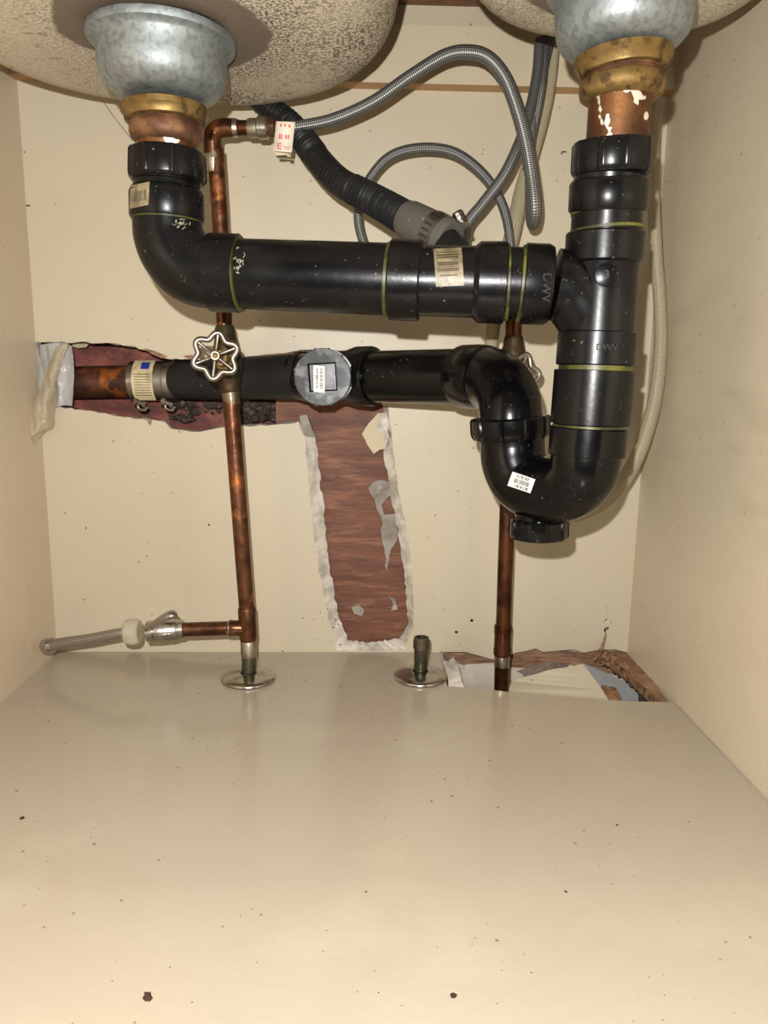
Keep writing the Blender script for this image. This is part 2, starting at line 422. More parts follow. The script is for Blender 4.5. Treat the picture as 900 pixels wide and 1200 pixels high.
# what shows through the opening
b = MB(); box(b, (P(325,600,.02).x, .0185, -.02), (P(505,600,.02).x, .030, P(400,467,.0185).z)); struct(b.build('trim_5', plyM, None, smooth=False))
b = MB(); box(b, (-.33, .052, P(100,520,.05).z), (P(470,400,.05).x, .064, P(100,380,.05).z)); struct(b.build('trim_6', redM, None, smooth=False))
plate('white_paper_scrap', [(84,402),(104,403),(101,407),(92,408),(85,406)], .030, .001, paperM, wall)
plate('torn_paper_flap', [(443,484),(451,486),(454,497),(452,526),(445,527),(438,532),(431,522),(424,509),(432,496)], .006, .002, paperM, wall)
plate('torn_core_flap', [(446,484),(455,483),(457,506),(452,525),(449,508),(441,504)], .0035, .002, plasterM, wall)
plate('plaster_smear', [(432,571),(445,562),(458,565),(460,578),(452,585),(447,592),(450,603),(463,602),(466,622),(465,634),(458,644),(456,655),(453,668),(451,648),(447,628),(447,606),(440,590)], .0165, .0016, greyplM, wall, jit=.0016)
plate('plaster_streak', [(412,712),(420,708),(427,716),(424,722),(415,719)], .0178, .0006, greyplM, wall)
plate('plaster_streak', [(455,698),(463,702),(466,714),(458,716),(461,708)], .0178, .0006, greyplM, wall)
plate('loose_core_edge', [(351,487),(360,486),(363,496),(370,512),(357,511),(352,502)], -.0012, .008, greyplM, wall)
plate('torn_facing_strip', [(168,408),(180,411),(196,418),(190,420),(176,414)], -.0015, .001, tornM, wall)
plate('torn_facing_strip', [(214,417),(224,416),(232,420),(222,421)], -.0012, .001, tornM, wall)
plate('torn_facing_strip', [(284,419),(310,415),(345,413),(345,415),(310,418)], -.0012, .001, tornM, wall)
plate('torn_facing_strip', [(172,493),(178,492),(176,499)], -.0012, .001, tornM, wall)
plate('torn_facing_strip', [(454,500),(458,508),(459,515),(455,509)], -.0012, .001, tornM, wall)
# debris on the lower lip of the opening
def lumps(name, spots, mat, label, group=None, seed=1):
    r = random.Random(seed); mb = MB()
    for (x, y, Y, s) in spots:
        c = P(x, y, Y); R = M(c, s); bm = bmesh.new(); bmesh.ops.create_icosphere(bm, subdivisions=2, radius=R)
        off = Vector((r.random()*9, r.random()*9, 0)); sc = Vector((r.uniform(.8,1.5), .7, r.uniform(.5,1)))
        vs = [c + Vector((v.co.x*sc.x, v.co.y*sc.y, v.co.z*sc.z))*(1+.9*noise.noise(v.co*(1.6/R)+off)) for v in bm.verts]
        mb.add(vs, [[v.index for v in f.verts] for f in bm.faces]); bm.free()
    o = mb.build(name, mat, None, smooth=False); o['kind'] = 'stuff'; tag(o, label, 'debris'); return o
sp = [(rnd.uniform(205,258), rnd.uniform(470,492), rnd.uniform(.034,.046), rnd.uniform(2,6)) for _ in range(26)]
lumps('mortar_debris', sp, debrM, 'dark crumbly debris lying in the wall slot left of the copper riser', seed=4)
sp = [(rnd.uniform(284,333), rnd.uniform(471,492), rnd.uniform(.02,.045), rnd.uniform(3,7)) for _ in range(46)]
lumps('mortar_debris', sp, debrM, 'rough grey and brown mortar rubble in the wall slot right of the copper riser', seed=5)

# side walls
def quadwall(name, x0, x1, mat):
    mb = MB(); box(mb, (x0, FY, -.02), (x1, .0, TOPZ)); return struct(mb.build(name, mat, None, smooth=False))
quadwall('wall_left', -HX-.018, -HX, leftM); quadwall('wall_right', HX, HX+.018, rightM)
# floor with the broken corner
fh = [PZ(516,766), PZ(519,780), PZ(524,804), PZ(560,807), PZ(600,811), PZ(650,815), PZ(700,820), PZ(745,822), PZ(783,823)]
fh[0].y = 0
fh[-1].x = min(fh[-1].x, HX-.0015); 
pts = [Vector((-HX,FY,0)), Vector((HX-.0015,FY,0)), Vector((HX-.0015, fh[-1].y, 0))] 
for p in reversed(fh[:-1]):
    pts.append(Vector((p.x, p.y, 0)))
pts += [Vector((-HX,0,0))]
fr = []
for i, p in enumerate(pts):
    q = pts[(i+1) % len(pts)]; k = int((q-p).length/.006) if 2 <= i <= 9 else 1
    for j in range(max(1, k)):
        v = p.lerp(q, j/max(1, k))
        if j: v.y += rnd.uniform(-.0004, .0004)
        fr.append(v)
floor = struct(slab('floor', fr, (0,0,-1), .016, [floorM, chipM])); ORG[floor] = Vector((0,0,0))
# below the floor, seen through the broken corner
def part_plate(name, pts, Y, th, mat, parent=None, seed=1, jit=.0006):
    return plate(name, pts, Y, th, mat, parent, jit=jit, seed=seed)
b = MB(); box(b, (-HX, .0135, -.20), (HX+.02, .018, -.0005)); sk = struct(b.build('trim_7', drywM, None, smooth=False)); ORG[sk] = Vector()
torn = part_plate('torn_board', [(518,766),(545,763),(562,767),(580,771),(604,765),(628,759),(652,762),(680,764),(700,762),(735,763),(735,785),(716,790),(690,784),(668,779),(650,782),(620,783),(600,782),(588,777),(565,777),(548,781),(530,776),(520,774)], .0125, .0007, tornM, sk, 2)
part_plate('torn_facing', [(545,779),(562,778),(585,778),(600,783),(612,790),(620,806),(600,815),(545,812),(538,795)], .0105, .001, drywM, sk, 3)
part_plate('scraped_patch', [(600,788),(622,781),(645,775),(668,777),(662,786),(640,791),(618,796),(600,799)], .0112, .001, rough_mat('scraped_grey_brown', (130,114,102), (104,90,80), (152,136,122), 60), sk, 4, .0012)
part_plate('grey_wall_patch', [(684,778),(700,784),(722,795),(742,802),(748,815),(748,832),(700,832),(684,800)], .0108, .001, bluegM, sk, 5)
o = slab('drywall_sliver', sub([P(523,778,-.03), P(531,770,-.012), P(536,777,-.012), P(542,800,-.045), P(546,810,-.055), P(526,810,-.055)], .006, .0005, random.Random(2)), (0,1,-.3), .004, [plasterM])
tag(o, 'small pale sliver of drywall standing at the left end of the floor gap', 'drywall scrap')
a = [P(600,798,-.035), P(640,786,-.03), P(683,778,-.025), P(700,800,-.045), P(718,828,-.07), P(660,826,-.075), P(590,824,-.075)]
o = slab('wall_panel_fragment', sub(a, .008, .0004, random.Random(3)), (0,.8,-.5), .006, [wallM, plasterM])
tag(o, 'cream painted triangular board fragment lying in the broken floor corner', 'board fragment')
def chips(name, pl, parent, mat, width, seed):
    r = random.Random(seed); mb = MB(); n = len(pl)
    return mb
# particle board core left along the right side of the gap
core = [(700,766,-.006),(712,772,-.012),(724,782,-.02),(738,792,-.032),(752,802,-.045),(764,812,-.06),(778,823,-.075)]
mb = MB(); pth = []; rad = []
for i, q in enumerate(catmull([(*P(x, y, Y),) for x, y, Y in core], 8)):
    pth.append(Vector(q)); rad.append(.0085)
r_ = random.Random(5); nz = {}
sweep(mb, pth, rad, 12, lambda th, i: .75+.65*noise.noise(Vector((cos(th)*1.2, sin(th)*1.2, i*.55))))
o = mb.build('particle_board_core', chipM, None, angle=20); tag(o, 'crumbling brown particle board edge along the right side of the floor gap', 'board fragment')
for (x, y, Y, s, lab) in [(646+8, 815, -.03, 7, 0), (660+66, 806, -.03, 8, 1)]:
    pass
o = slab('board_splinter', sub([P(700,818,-.05), P(708,803,-.04), P(722,806,-.04), P(730,824,-.06), P(712,828,-.06)], .005, .0007, random.Random(8)), (0,1,-.3), .005, [chipM])
tag(o, 'rough brown splinter of board beside the cream fragment in the floor gap', 'board fragment')
b = MB(); pth, rad = curve([(700,771,-.008,3.6),(705,760,-.006,2.6),(709,748,-.004,1.6),(710,741,-.003,.8)], 6)
sweep(b, pth, rad, 8, lambda th, i: .8+.5*noise.noise(Vector((cos(th), sin(th), i*.7))))
tag(b.build('wood_splinter', tornM, None, angle=20), 'thin brown wood splinter standing against the back wall above the gap', 'splinter')
edge = [(737,765),(746,772),(760,790),(783,823),(768,816),(752,802),(735,786),(712,770),(705,765)]
o = slab('brown_board_strip', sub([PZ(x, y, -.001) for x, y in edge], .01, .0004, random.Random(4), (0,1)), (0,0,-1), .010, [tornM, chipM])
tag(o, 'narrow bare brown board strip beside the right wall at the floor gap', 'board strip')
b = MB(); box(b, (-.32, FY, -.20), (.32, .018, -.19)); struct(b.build('trim_8', greyplM, None, smooth=False))
# nailer along the top of the back wall, counter underside
znb = .5467
zt1 = P(480,29,-.017).z; zt2 = P(480,6,-.017).z
def strip(name, y0, z0, z1, mat, mat2=None):
    mb = MB(); box(mb, (-HX, y0, z0), (HX, -.0002, z1))
    return struct(mb.build(name, mat, None, smooth=False))
mb = MB(); x0, x1 = -HX, HX; v = [(x0,-.017,znb),(x1,-.017,znb),(x1,-.017,zt1),(x0,-.017,zt1),(x0,-.0002,znb),(x1,-.0002,znb),(x1,-.0002,zt1),(x0,-.0002,zt1)]
mb.add(v, [(0,1,2,3),(3,2,6,7),(4,5,6,7),(0,3,7,4),(1,2,6,5)]); mb.add(v, [(0,1,5,4)], mi=1)
struct(mb.build('trim_1', [trimM, Mat('raw_nailer_edge', (176,138,98), .7).m], None, smooth=False))
strip('trim_2', -.0172, zt1, zt2, trimShadeM)  # upper nailer band, its shade put into the colour
mb = MB(); box(mb, (-HX, -.045, zt2), (HX, -.0002, TOPZ-.0005)); struct(mb.build('trim_3', brownM, None, smooth=False))
mb = MB(); box(mb, (-HX-.02, FY-.02, TOPZ), (HX+.02, .012, TOPZ+.03)); struct(mb.build('ceiling', brownM, None, smooth=False))

# ------------------------------------------------------------------ sink
def rrect(cx, cy, hx, hy, rc, nc=12):
    pts = []
    for q, (sx, sy) in enumerate([(1,1),(-1,1),(-1,-1),(1,-1)]):
        for k in range(nc+1):
            a = (q + k/nc)*pi/2
            pts.append((cx+sx*(hx-rc)+rc*cos(a), cy+sy*(hy-rc)+rc*sin(a)))
    return pts
def bowl(cx, cy, hx, hy, rc, zb, zt, fil, dx, dy, mat, parent, drain_r=.040):
    rings = []; nc = 12
    def ring(ins, z): return [Vector((x, y, z)) for x, y in rrect(cx, cy, hx-ins, hy-ins, max(rc-ins*.7, .01), nc)]
    rings.append(ring(0, zt)); rings.append(ring(.002, zb+fil))
    for k in range(1, 13):
        a = k/12*pi/2; rings.append(ring(.002+fil*(1-cos(a)), zb+fil*(1-sin(a))))
    last = rings[-1]; n = len(last)
    for t in (.2, .4, .6, .8, 1):
        rg = []
        for i, p in enumerate(last):
            d = Vector((p.x-dx, p.y-dy, 0)).normalized(); e = Vector((dx, dy, zb))+d*drain_r
            q = p.lerp(e, t); q.z = zb-.002*t; rg.append(q)
        rings.append(rg)
    mb = MB(); vs = [v for r in rings for v in r]
    fs = [[i*n+k, i*n+(k+1) % n, (i+1)*n+(k+1) % n, (i+1)*n+k] for i in range(len(rings)-1) for k in range(n)]
    mb.add(vs, fs)
    ob = mb.build('basin', mat, parent, angle=60)
    sm = ob.modifiers.new('thickness', 'SOLIDIFY'); sm.thickness = .0012; sm.offset = 0
    return ob
LD = P(190, 47, -.204); RD = P(731, -14, -.250)
sink = thing('kitchen_sink', 'double bowl steel kitchen sink with speckled cream undercoat, seen from below', 'sink', (0, -.2, TOPZ-.001))
ORG[sink] = Vector((0, -.2, TOPZ-.001)); so = ORG[sink]
cl = LD - so; cr = RD - so
matL = undercoat('sink_undercoat_speckled', (cl.x+.004, cl.y-.012, 0), .069, .067, (196,184,160), 3, -.22, -.09, .2, 1.5)
matR = undercoat('sink_undercoat_cream', (cr.x-.008, cr.y-.012, 0), .060, .060, (192,180,156), 11, .1, .2, .7, .5)
ZL = LD.z+.004; ZR = RD.z+.004
bowl(-.125, -.215, .166, .188, .135, ZL, TOPZ-.002, .048, LD.x, LD.y, matL, sink)
bowl(.183, -.275, .110, .145, .080, ZR, TOPZ-.002, .05, RD.x, RD.y, matR, sink)
print('drain z', ZL, ZR, LD, RD)

HITS = []
def hit(px, py):                         # nearest fitting surface seen at a pixel, with its normal
    d = ray(px, py).normalized(); best = None
    for t in HITS:
        h = t.ray_cast(CAM, d)
        if h[0] is not None and (best is None or h[3] < best[3]): best = h
    n_ = best[1]
    if n_.dot(d) > 0: n_ = -n_
    return best[0], n_
def near_shift(a, b, r):                 # measured along the near side of a round fitting -> its axis
    def f(q):
        x, y, Y = q
        if abs(a[1]-b[1]) >= abs(a[0]-b[0]): return (x, y + r*sin(math.atan((600-y)/F)-PITCH), Y)
        return (x - r*(x-450)/F, y, Y)
    return f(a), f(b)
# ------------------------------------------------------------------ strainers
def mr(pt, *rs): return [M(pt, r) for r in rs]
def strainer(name, label, ax, items, side):
    root = thing(name, label, 'strainer', ax[0]); 
    for (nm, a, b_, prof, mat, rf, seg) in items:
        if nm != 'strainer_cup': a, b_ = near_shift(a, b_, 40)
        A = P(*a); B = P(*b_); mid = (A+B)/2; e = .955 if nm == 'strainer_cup' else 1
        mb = MB(); lathe(mb, A, B, [(t, M(mid, r*e)) for t, r in prof], seg, rf)
        mb.build(nm, mat, root, angle=40)
    return root
YL0, YL1 = -.204, -.203
L = strainer('basket_strainer', 'galvanised sink strainer cup with brown copper nut under the left bowl', [LD],
  [('strainer_cup', (190,46,-.204), (192,122,-.204), [(-.03,84),(-.02,88),(.06,88.5),(.10,87),(.12,83),(.16,79),(.2,77.5),(.45,77),(.60,75.5),(.72,72),(.82,66),(.90,57),(.95,46),(.95,10)], galvM, None, 64),
   ('lock_nut', (193,113,-.204), (194,133,-.204), [(0,30),(0,47),(.1,50),(.45,50),(.6,47),(.95,46),(1,42),(1,30)], brassM, None, 48),
   ('threaded_neck', (194,128,-.204), (194,142,-.204), [(0,41),(.2,41),(.3,39.5),(.4,41),(.5,39.5),(.6,41),(.7,39.5),(.8,41),(1,40)], brassB, None, 40),
   ('slip_nut', (194.5,135,-.204), (195,160,-.204), [(0,36),(0,40),(.15,42),(.5,42.5),(.75,41),(.9,37),(1,34)], brassB, lambda th, i: 1-.03*abs(sin(3*th)), 48),
   ('tailpiece', (195,155,-.204), (195.4,176,-.203), [(0,34),(1,34)], tailM, None, 32)], 'l')
Rr = strainer('basket_strainer', 'galvanised sink strainer cup with long stained copper tailpiece under the right bowl', [RD],
  [('strainer_cup', (731,-18,-.250), (730,66,-.250), [(-.03,88),(0,92),(.06,92),(.12,87),(.16,83),(.5,82),(.66,80.5),(.78,77),(.87,70),(.94,61),(.99,50),(.99,10)], galvM, None, 64),
   ('lock_nut', (730,50,-.250), (730,74,-.250), [(0,30),(0,52),(.1,56),(.45,56),(.6,53),(.95,50),(1,46),(1,30)], brassM, None, 48),
   ('threaded_neck', (729.5,68,-.250), (729,86,-.250), [(0,44),(.1,45),(.2,43.5),(.3,45),(.4,43.5),(.5,45),(.6,43.5),(.7,45),(.8,43.5),(1,43)], brassB, None, 40),
   ('slip_nut', (729,80,-.250), (728,106,-.250), [(0,42),(0,46),(.12,48.5),(.5,49),(.75,47.5),(.92,42),(1,36)], brassM, None, 48),
   ('tailpiece', (727.5,98,-.250), (722,165,-.248), [(0,36),(1,35.5)], tailM, None, 40)], 'r')

# ------------------------------------------------------------------ black drain pipework
def ribs(n, w, h, ph=0.):                # slip nut ribs
    def f(th, i):
        u = ((th+ph)/(2*pi)*n) % 1.
        return 1+h if u < w else 1.
    return f
def seg_part(root, name, a, b_, prof, mat, rf=None, seg=56, label=None, ang=35):
    a, b_ = near_shift(a, b_, max(q[1] for q in prof))
    A = P(*a); B = P(*b_); mid = (A+B)/2; mb = MB()
    lathe(mb, A, B, [(t, M(mid, r)) for t, r in prof], seg, rf); HITS.append(BVHTree.FromPolygons(mb.v, mb.f)); return mb.build(name, mat, root, angle=ang, label=label)
def cyl(root, name, a, b_, r, mat, bev=1.2, r2=None, **k):
    r2 = r2 or r; ln = sqrt((a[0]-b_[0])**2+(a[1]-b_[1])**2); e = min(.3, bev/max(ln, 1))
    return seg_part(root, name, a, b_, [(0, r-5), (0, r-bev), (e, r), (1-e, r2), (1, r2-bev), (1, r2-5)], mat, **k)
def ring_of(root, name, a, b_, r, mat, wob=.9):
    return seg_part(root, name, a, b_, [(-.3, r-3), (0, r), (1, r), (1.3, r-3)], mat)
def text_part(name, txt, c, right, up, size, mat, parent, depth=.0004, label=None):
    cu = bpy.data.curves.new(name, 'FONT'); cu.body = txt; cu.align_x = 'CENTER'; cu.align_y = 'CENTER'; cu.size = size; cu.extrude = depth
    ob = bpy.data.objects.new('tmp', cu); COL.objects.link(ob); bpy.context.view_layer.update()
    me = bpy.data.meshes.new_from_object(ob.evaluated_get(bpy.context.evaluated_depsgraph_get()))
    bpy.data.objects.remove(ob); right = right.normalized(); nrm = right.cross(up).normalized(); up = nrm.cross(right)
    for v in me.vertices: v.co = c + right*v.co.x + up*v.co.y + nrm*v.co.z - ORG[parent]
    me.materials.clear(); me.materials.append(mat); me.name = name
    o = bpy.data.objects.new(name, me); COL.objects.link(o); o.parent = parent; ORG[o] = ORG[parent]; return o

DR = thing('drain_pipe', 'black plastic cross drain joining both strainers above the supply valves', 'drain pipe', P(450,328,-.22))
# left drop
nutL = seg_part(DR, 'slip_nut', (195.5,166,-.203), (196,203,-.203), [(0,34),(0,41),(.08,43),(.85,44),(.95,43),(1,41),(1,36)], absM, ribs(9,.10,.035,.4), 144)
seg_part(DR, 'threaded_collar', (196,200,-.203), (196,218,-.203), [(0,38),(.2,39.5),(.3,38.5),(.4,39.5),(.5,38.5),(.65,39),(1,39)], absM)
seg_part(DR, 'hub', (196,211,-.203), (196.5,250,-.203), [(0,38),(.05,41),(.2,43.5),(.9,43.5),(1,42),(1,36)], absM)
ring_of(DR, 'cement_ring', (196.5,249,-.203), (196.5,252,-.203), 41.3, glueM)
mb = MB(); pth, rad = curve([(196.5,250,-.203,40.5),(197,262,-.203,40.5),(199,278,-.203,41),(207,296,-.2035,41.5),(222,312,-.204,41.5),(240,319,-.205,41),(256,320,-.206,40.5)], 8)
sweep(mb, pth, rad, 56); HITS.append(BVHTree.FromPolygons(mb.v, mb.f)); elb = mb.build('elbow', absM, DR, angle=60)
# horizontal run (moves a little towards the camera on the right)
def hy(x): return -.204 - (x-240)/(650-240)*.030
def hp(x, y): return (x, y, hy(x))
cyl(DR, 'hub', hp(236,319.5), hp(273,321), 44.5, absM, 1.6)
ring_of(DR, 'cement_ring', hp(271,321), hp(274.5,321), 43, glueM)
seg_part(DR, 'pipe', hp(270,321), hp(462,328), [(0,40),(1,40.6)], absM)
ring_of(DR, 'cement_ring', hp(453,327.6), hp(456.5,327.8), 42, glueM)
cyl(DR, 'hub', hp(457,328), hp(496,329.5), 46, absM, 1.8)
seg_part(DR, 'tee_body', hp(490,329), hp(570,331), [(0,40),(.05,40),(1,40.5)], absM)
seg_part(DR, 'hub', hp(560,331), hp(601,332), [(0,36),(0,40),(.18,46),(.96,46.5),(1,45),(1,38)], absM)
ring_of(DR, 'cement_ring', hp(600,332), hp(603.5,332), 43.5, glueYM)
seg_part(DR, 'pipe', hp(598,332), hp(628,333), [(0,41),(1,41)], absM)
ring_of(DR, 'cement_ring', hp(617.5,332.6), hp(621,332.8), 43.5, glueYM)
seg_part(DR, 'hub', hp(621,332.8), hp(657,334.5), [(0,38),(0,44.5),(.04,46),(.8,46),(.97,43),(1,38)], absM)
mb = MB(); pth, rad = curve([(650,334,-.234,41),(662,336,-.2345,40.5),(674,345,-.2345,40),(686,362,-.2345,39),(695,384,-.234,37),(698,396,-.234,35)], 8)
sweep(mb, pth, rad, 48); HITS.append(BVHTree.FromPolygons(mb.v, mb.f)); mb.build('wye_branch', absM, DR, angle=60)
# right drop
seg_part(DR, 'slip_nut', (718,153,-.245), (716,193,-.243), [(0,36),(0,43.5),(.08,45),(.82,45.5),(.92,44.5),(1,43),(1,38)], absM, ribs(9,.10,.035,.15), 144)
seg_part(DR, 'threaded_collar', (716,190,-.243), (714.5,204,-.2425), [(0,40),(.2,42),(.3,40.5),(.4,42),(.5,40.5),(.6,42),(1,41.5)], absM)
seg_part(DR, 'hub', (714.5,198,-.2425), (712,239,-.240), [(0,38),(.05,43),(.15,45.5),(.93,45.5),(1,44),(1,38)], absM)
ring_of(DR, 'cement_ring', (712,238.5,-.240), (712,241,-.240), 42.2, glueYM)
seg_part(DR, 'pipe', (712,236,-.240), (709.5,268,-.238), [(0,40.5),(1,40.5)], absM)
ring_of(DR, 'cement_ring', (710,261,-.238), (710,264.5,-.238), 42.2, glueYM)
seg_part(DR, 'hub', (709.5,264,-.238), (707,303,-.237), [(0,38),(0,43),(.06,45),(.9,45),(.96,43),(1,38)], absM)
seg_part(DR, 'tee_body', (707,300,-.237), (700.5,390,-.236), [(0,39.5),(.05,40.5),(.4,41),(1,42)], absM)
cyl(DR, 'hub', (700.5,387,-.236), (697.5,428,-.236), 45.5, absV, 1.5)
ring_of(DR, 'cement_ring', (697.5,427,-.236), (697.2,435,-.236), 42, glueYM)
seg_part(DR, 'pipe', (697.4,428,-.236), (691,504,-.236), [(0,41),(1,42)], absV)
cyl(DR, 'coupling', (697,434,-.236), (691.5,500,-.236), 46.3, absV, .8)
ring_of(DR, 'cement_ring', (691.2,501,-.236), (691,504,-.236), 43, glueYM)
# moulded marks
def on_cyl(px, py, Y, extra=.0): return P(px, py, Y) + (CAM-P(px, py, Y)).normalized()*extra
def facing(A, B, rpx, t, offx, lift=.0003):
    pass
p = P(712,407,-.233); rr_ = M(p, 46.3)
def surf(axis_px, axis_py, Y, dx_px, rpx):          # point on the near side of an upright round fitting
    c = P(axis_px, axis_py, Y); r = M(c, rpx); x = M(c, dx_px); y = -sqrt(max(r*r-x*x, 0)); return Vector((c.x+x, c.y+y, c.z)), Vector((x, y, 0)).normalized()
q, nn = hit(711,407); text_part('moulded_lettering', 'DWV', q, Vector((0,0,1)).cross(nn), Vector((0,0,1)), .0058, markM, DR)
q, nn = hit(711,322)
def disc(parent, name, c, nrm, r, th, mat, seg=32):
    mb = MB(); lathe(mb, c-nrm*.002, c+nrm*th, [(0,r),(.9,r),(1,r*.93)], seg); return mb.build(name, mat, parent, angle=40)
disc(DR, 'moulded_boss', q, nn, M(q,14), .0006, absV)
text_part('moulded_lettering', '3', q+nn*.0006, Vector((0,0,1)).cross(nn), Vector((0,0,1)), .007, markM, DR)
q, nn = hit(673,340)
disc(DR, 'moulded_boss', q, nn, M(q,7.5), .0008, absV)
def horiz(px, py_axis, dz_px, rpx):                 # near side of the cross pipe
    c = P(px, py_axis, hy(px)); r = M(c, rpx); z = M(c, dz_px); y = -sqrt(r*r-z*z); return Vector((c.x, c.y+y, c.z+z)), Vector((0, y, z)).normalized()
q, nn = hit(640,337); text_part('moulded_lettering', 'DWV', q, Vector((0,0,-1)), Vector((1,0,0)), .0075, markM, DR)
# labels wrapped round the pipes
def wrap_label(parent, name, path, mat, ink, rows, rnd_seed, label=None, vert=False):
    """path(u,v)->(point,normal) ; white label with printed bars"""
    mb = MB(); N = 8; K = 6
    def grid(u0, u1, v0, v1, lift, mi, nu=N, nv=K):
        vs = []; 
        for i in range(nu+1):
            for j in range(nv+1):
                p_, n_ = path(u0+(u1-u0)*i/nu, v0+(v1-v0)*j/nv); vs.append(p_+n_*lift)
        fs = [[i*(nv+1)+j, (i+1)*(nv+1)+j, (i+1)*(nv+1)+j+1, i*(nv+1)+j+1] for i in range(nu) for j in range(nv)]
        mb.add(vs, fs, mi=mi)
    grid(0, 1, 0, 1, .0003, 0)
    for (u0, u1, v0, v1) in rows: grid(u0, u1, v0, v1, .00045, 1, 2 if vert else 4, 4)
    return mb.build(name, [mat, ink], parent, angle=60, label=label)
def bars(u0, u1, v0, v1, n, seed, along='u'):
    r = random.Random(seed); out = []; t = 0
    for i in range(n):
        w = r.uniform(.25, .75)/n; a = i/n
        if along == 'u': out.append((u0+(u1-u0)*a, u0+(u1-u0)*(a+w), v0, v1))
        else: out.append((u0, u1, v0+(v1-v0)*a, v0+(v1-v0)*(a+w)))
    return out
def lab1(u, v):            # on the tee body of the cross pipe
    return hit(508+33*u+3*v, 292+44*v-1.5*u)
wrap_label(DR, 'paper_label', lab1, wornM, tagInk, bars(.1,.85,.10,.28,3,1,'v')+bars(.1,.85,.36,.62,6,2,'v')+[(.15,.8,.70,.73)], 1, 'aged tan paper label')
def lab2(u, v):            # on the left hub
    return hit(153.5+22*u-1*v, 218+27*v-5*u)
wrap_label(DR, 'paper_label', lab2, wornM, tagInk, bars(.25,.9,.30,.75,9,3,'u'), 2, 'peeling tan paper label')
# dried paste on the left elbow and hub
def blob(parent, name, pts3, nrm, mat, seed):
    r = random.Random(seed); mb = MB(); c = sum(pts3, Vector())/len(pts3)
    mb.add([c+nrm*.0006]+[p_ for p_ in pts3], [[0, i+1, (i+1) % len(pts3)+1] for i in range(len(pts3))])
    return mb.build(name, mat, parent, smooth=False)
def splash(parent, f, cx, cy, w, h, n, seed, mat):
    r = random.Random(seed); mb = MB()
    for _ in range(n):
        x, y = r.gauss(cx, w), r.gauss(cy, h); pts = []
        a0 = r.random()*6; ln = r.uniform(.6, 2.6); wd = r.uniform(.3, .8)
        for k in range(7):
            a = 2*pi*k/7; ux = cos(a)*ln; uy = sin(a)*wd; X = x+ux*cos(a0)-uy*sin(a0); Y_ = y+ux*sin(a0)+uy*cos(a0)
            p_, n_ = f(X, Y_); pts.append(p_+n_*.0004)
        mb.add(pts, [list(range(7))])
    o = mb.build('dried_paste', mat, parent, smooth=False); o['kind'] = 'stuff'; return o
splash(DR, hit, 281, 305, 3.5, 7, 26, 4, gunkM)
def felb(X, Y_):
    return hit(X, Y_)
splash(DR, felb, 212, 263, 5, 3.0, 22, 5, gunkM)
splash(DR, hit, 594, 332, .8, .8, 3, 9, gunkM)

# ------------------------------------------------------------------ p-trap
TR = thing('drain_trap', 'glossy black plastic U bend trap with ribbed union nut and bottom plug', 'trap', P(640,610,-.2))
cyl(TR, 'hub', (690.5,504,-.236), (687.3,539,-.236), 44.6, absC, 1.2)
mb = MB(); pth, rad = curve([(687.5,530,-.236,40.5),(686,540,-.236,40.5),(682.5,554,-.233,40),(670,568,-.222,39.5),(650,575,-.209,39),(629,572,-.195,38.5),(611,560,-.183,38),(602,541,-.178,37.7),(600.5,524,-.176,37.5),(600,508,-.176,37.5)], 8)
sweep(mb, pth, rad, 64); ubend_v = [v.copy() for v in mb.v]; ubend_f = [list(f) for f in mb.f]; mb.build('u_bend', absC, TR, angle=70)
seg_part(TR, 'union_nut', (597.5,491,-.176), (598.5,518,-.176), [(0,38),(0,43),(.1,45),(.7,45),(.88,43.5),(1,41),(1,36)], absC, ribs(10,.10,.04,.25), 160)
seg_part(TR, 'plug_neck', (634,596,-.196), (631.5,620,-.196), [(0,30),(.4,28),(1,28)], absC)
seg_part(TR, 'clean_out_plug', (631.5,614,-.196), (631,637,-.196), [(0,28),(0,31),(.1,33),(.85,33.5),(1,32),(1,10)], absC, ribs(10,.12,.045,.1), 160)
tc = P(609,567,-.183); 
from mathutils.bvhtree import BVHTree
ubv = BVHTree.FromPolygons(ubend_v, ubend_f)
def labT(u, v):
    X = 601+27*u-6*v; Y_ = 553+9*u+16*v; d = ray(X, Y_).normalized(); h = ubv.ray_cast(CAM, d); n_ = h[1]
    if n_.dot(d) > 0: n_ = -n_
    return h[0]+n_*.0002, n_
pthT, radT = pth, rad
wrap_label(TR, 'paper_label', labT, whiteM, inkM, bars(.2,.85,.36,.66,14,6,'u')+bars(.25,.8,.08,.28,6,7,'u')+bars(.3,.9,.74,.92,8,8,'u'), 3, 'small white barcode label')

# ------------------------------------------------------------------ waste arm in the wall
WA = thing('waste_pipe', 'black plastic waste arm running left from trap into the wall slot to old copper', 'waste pipe', P(380,445,-.03))
mb = MB(); pth, rad = curve([(598,497,-.176,36.5),(597.8,484,-.175,36.5),(596,468,-.170,36.5),(588,453,-.158,36.5),(576,445,-.142,36.5),(563,442,-.128,36),(552,441.5,-.118,35)], 8)
sweep(mb, pth, rad, 56); mb.build('elbow', absC, WA, angle=60)
seg_part(WA, 'hub', (577,442,-.139), (548,441.5,-.114), [(0,31),(.05,36),(.3,37.3),(.95,37.3),(1,36),(1,30)], absC)
seg_part(WA, 'pipe', (556,441.5,-.118), (424,441.5,-.058), [(0,31.2),(1,30.8)], absC)
seg_part(WA, 'hub', (438,441,-.064), (411,441,-.052), [(0,29),(0,33.5),(.1,34.5),(.7,34.5),(1,32),(1,28)], absM)
seg_part(WA, 'tee_body', (415,441,-.054), (345,443,-.032), [(0,30),(.5,29.5),(.9,27.5),(1,25.5)], absM)
seg_part(WA, 'tee_branch', (380,442,-.045), (379.5,441.8,-.082), [(0,27),(.3,31),(1,31.5)], absM)
A = P(379,442,-.080); B = P(378,442,-.092)
mb = MB(); dd = (B-A); R0 = M(B, 33.5)
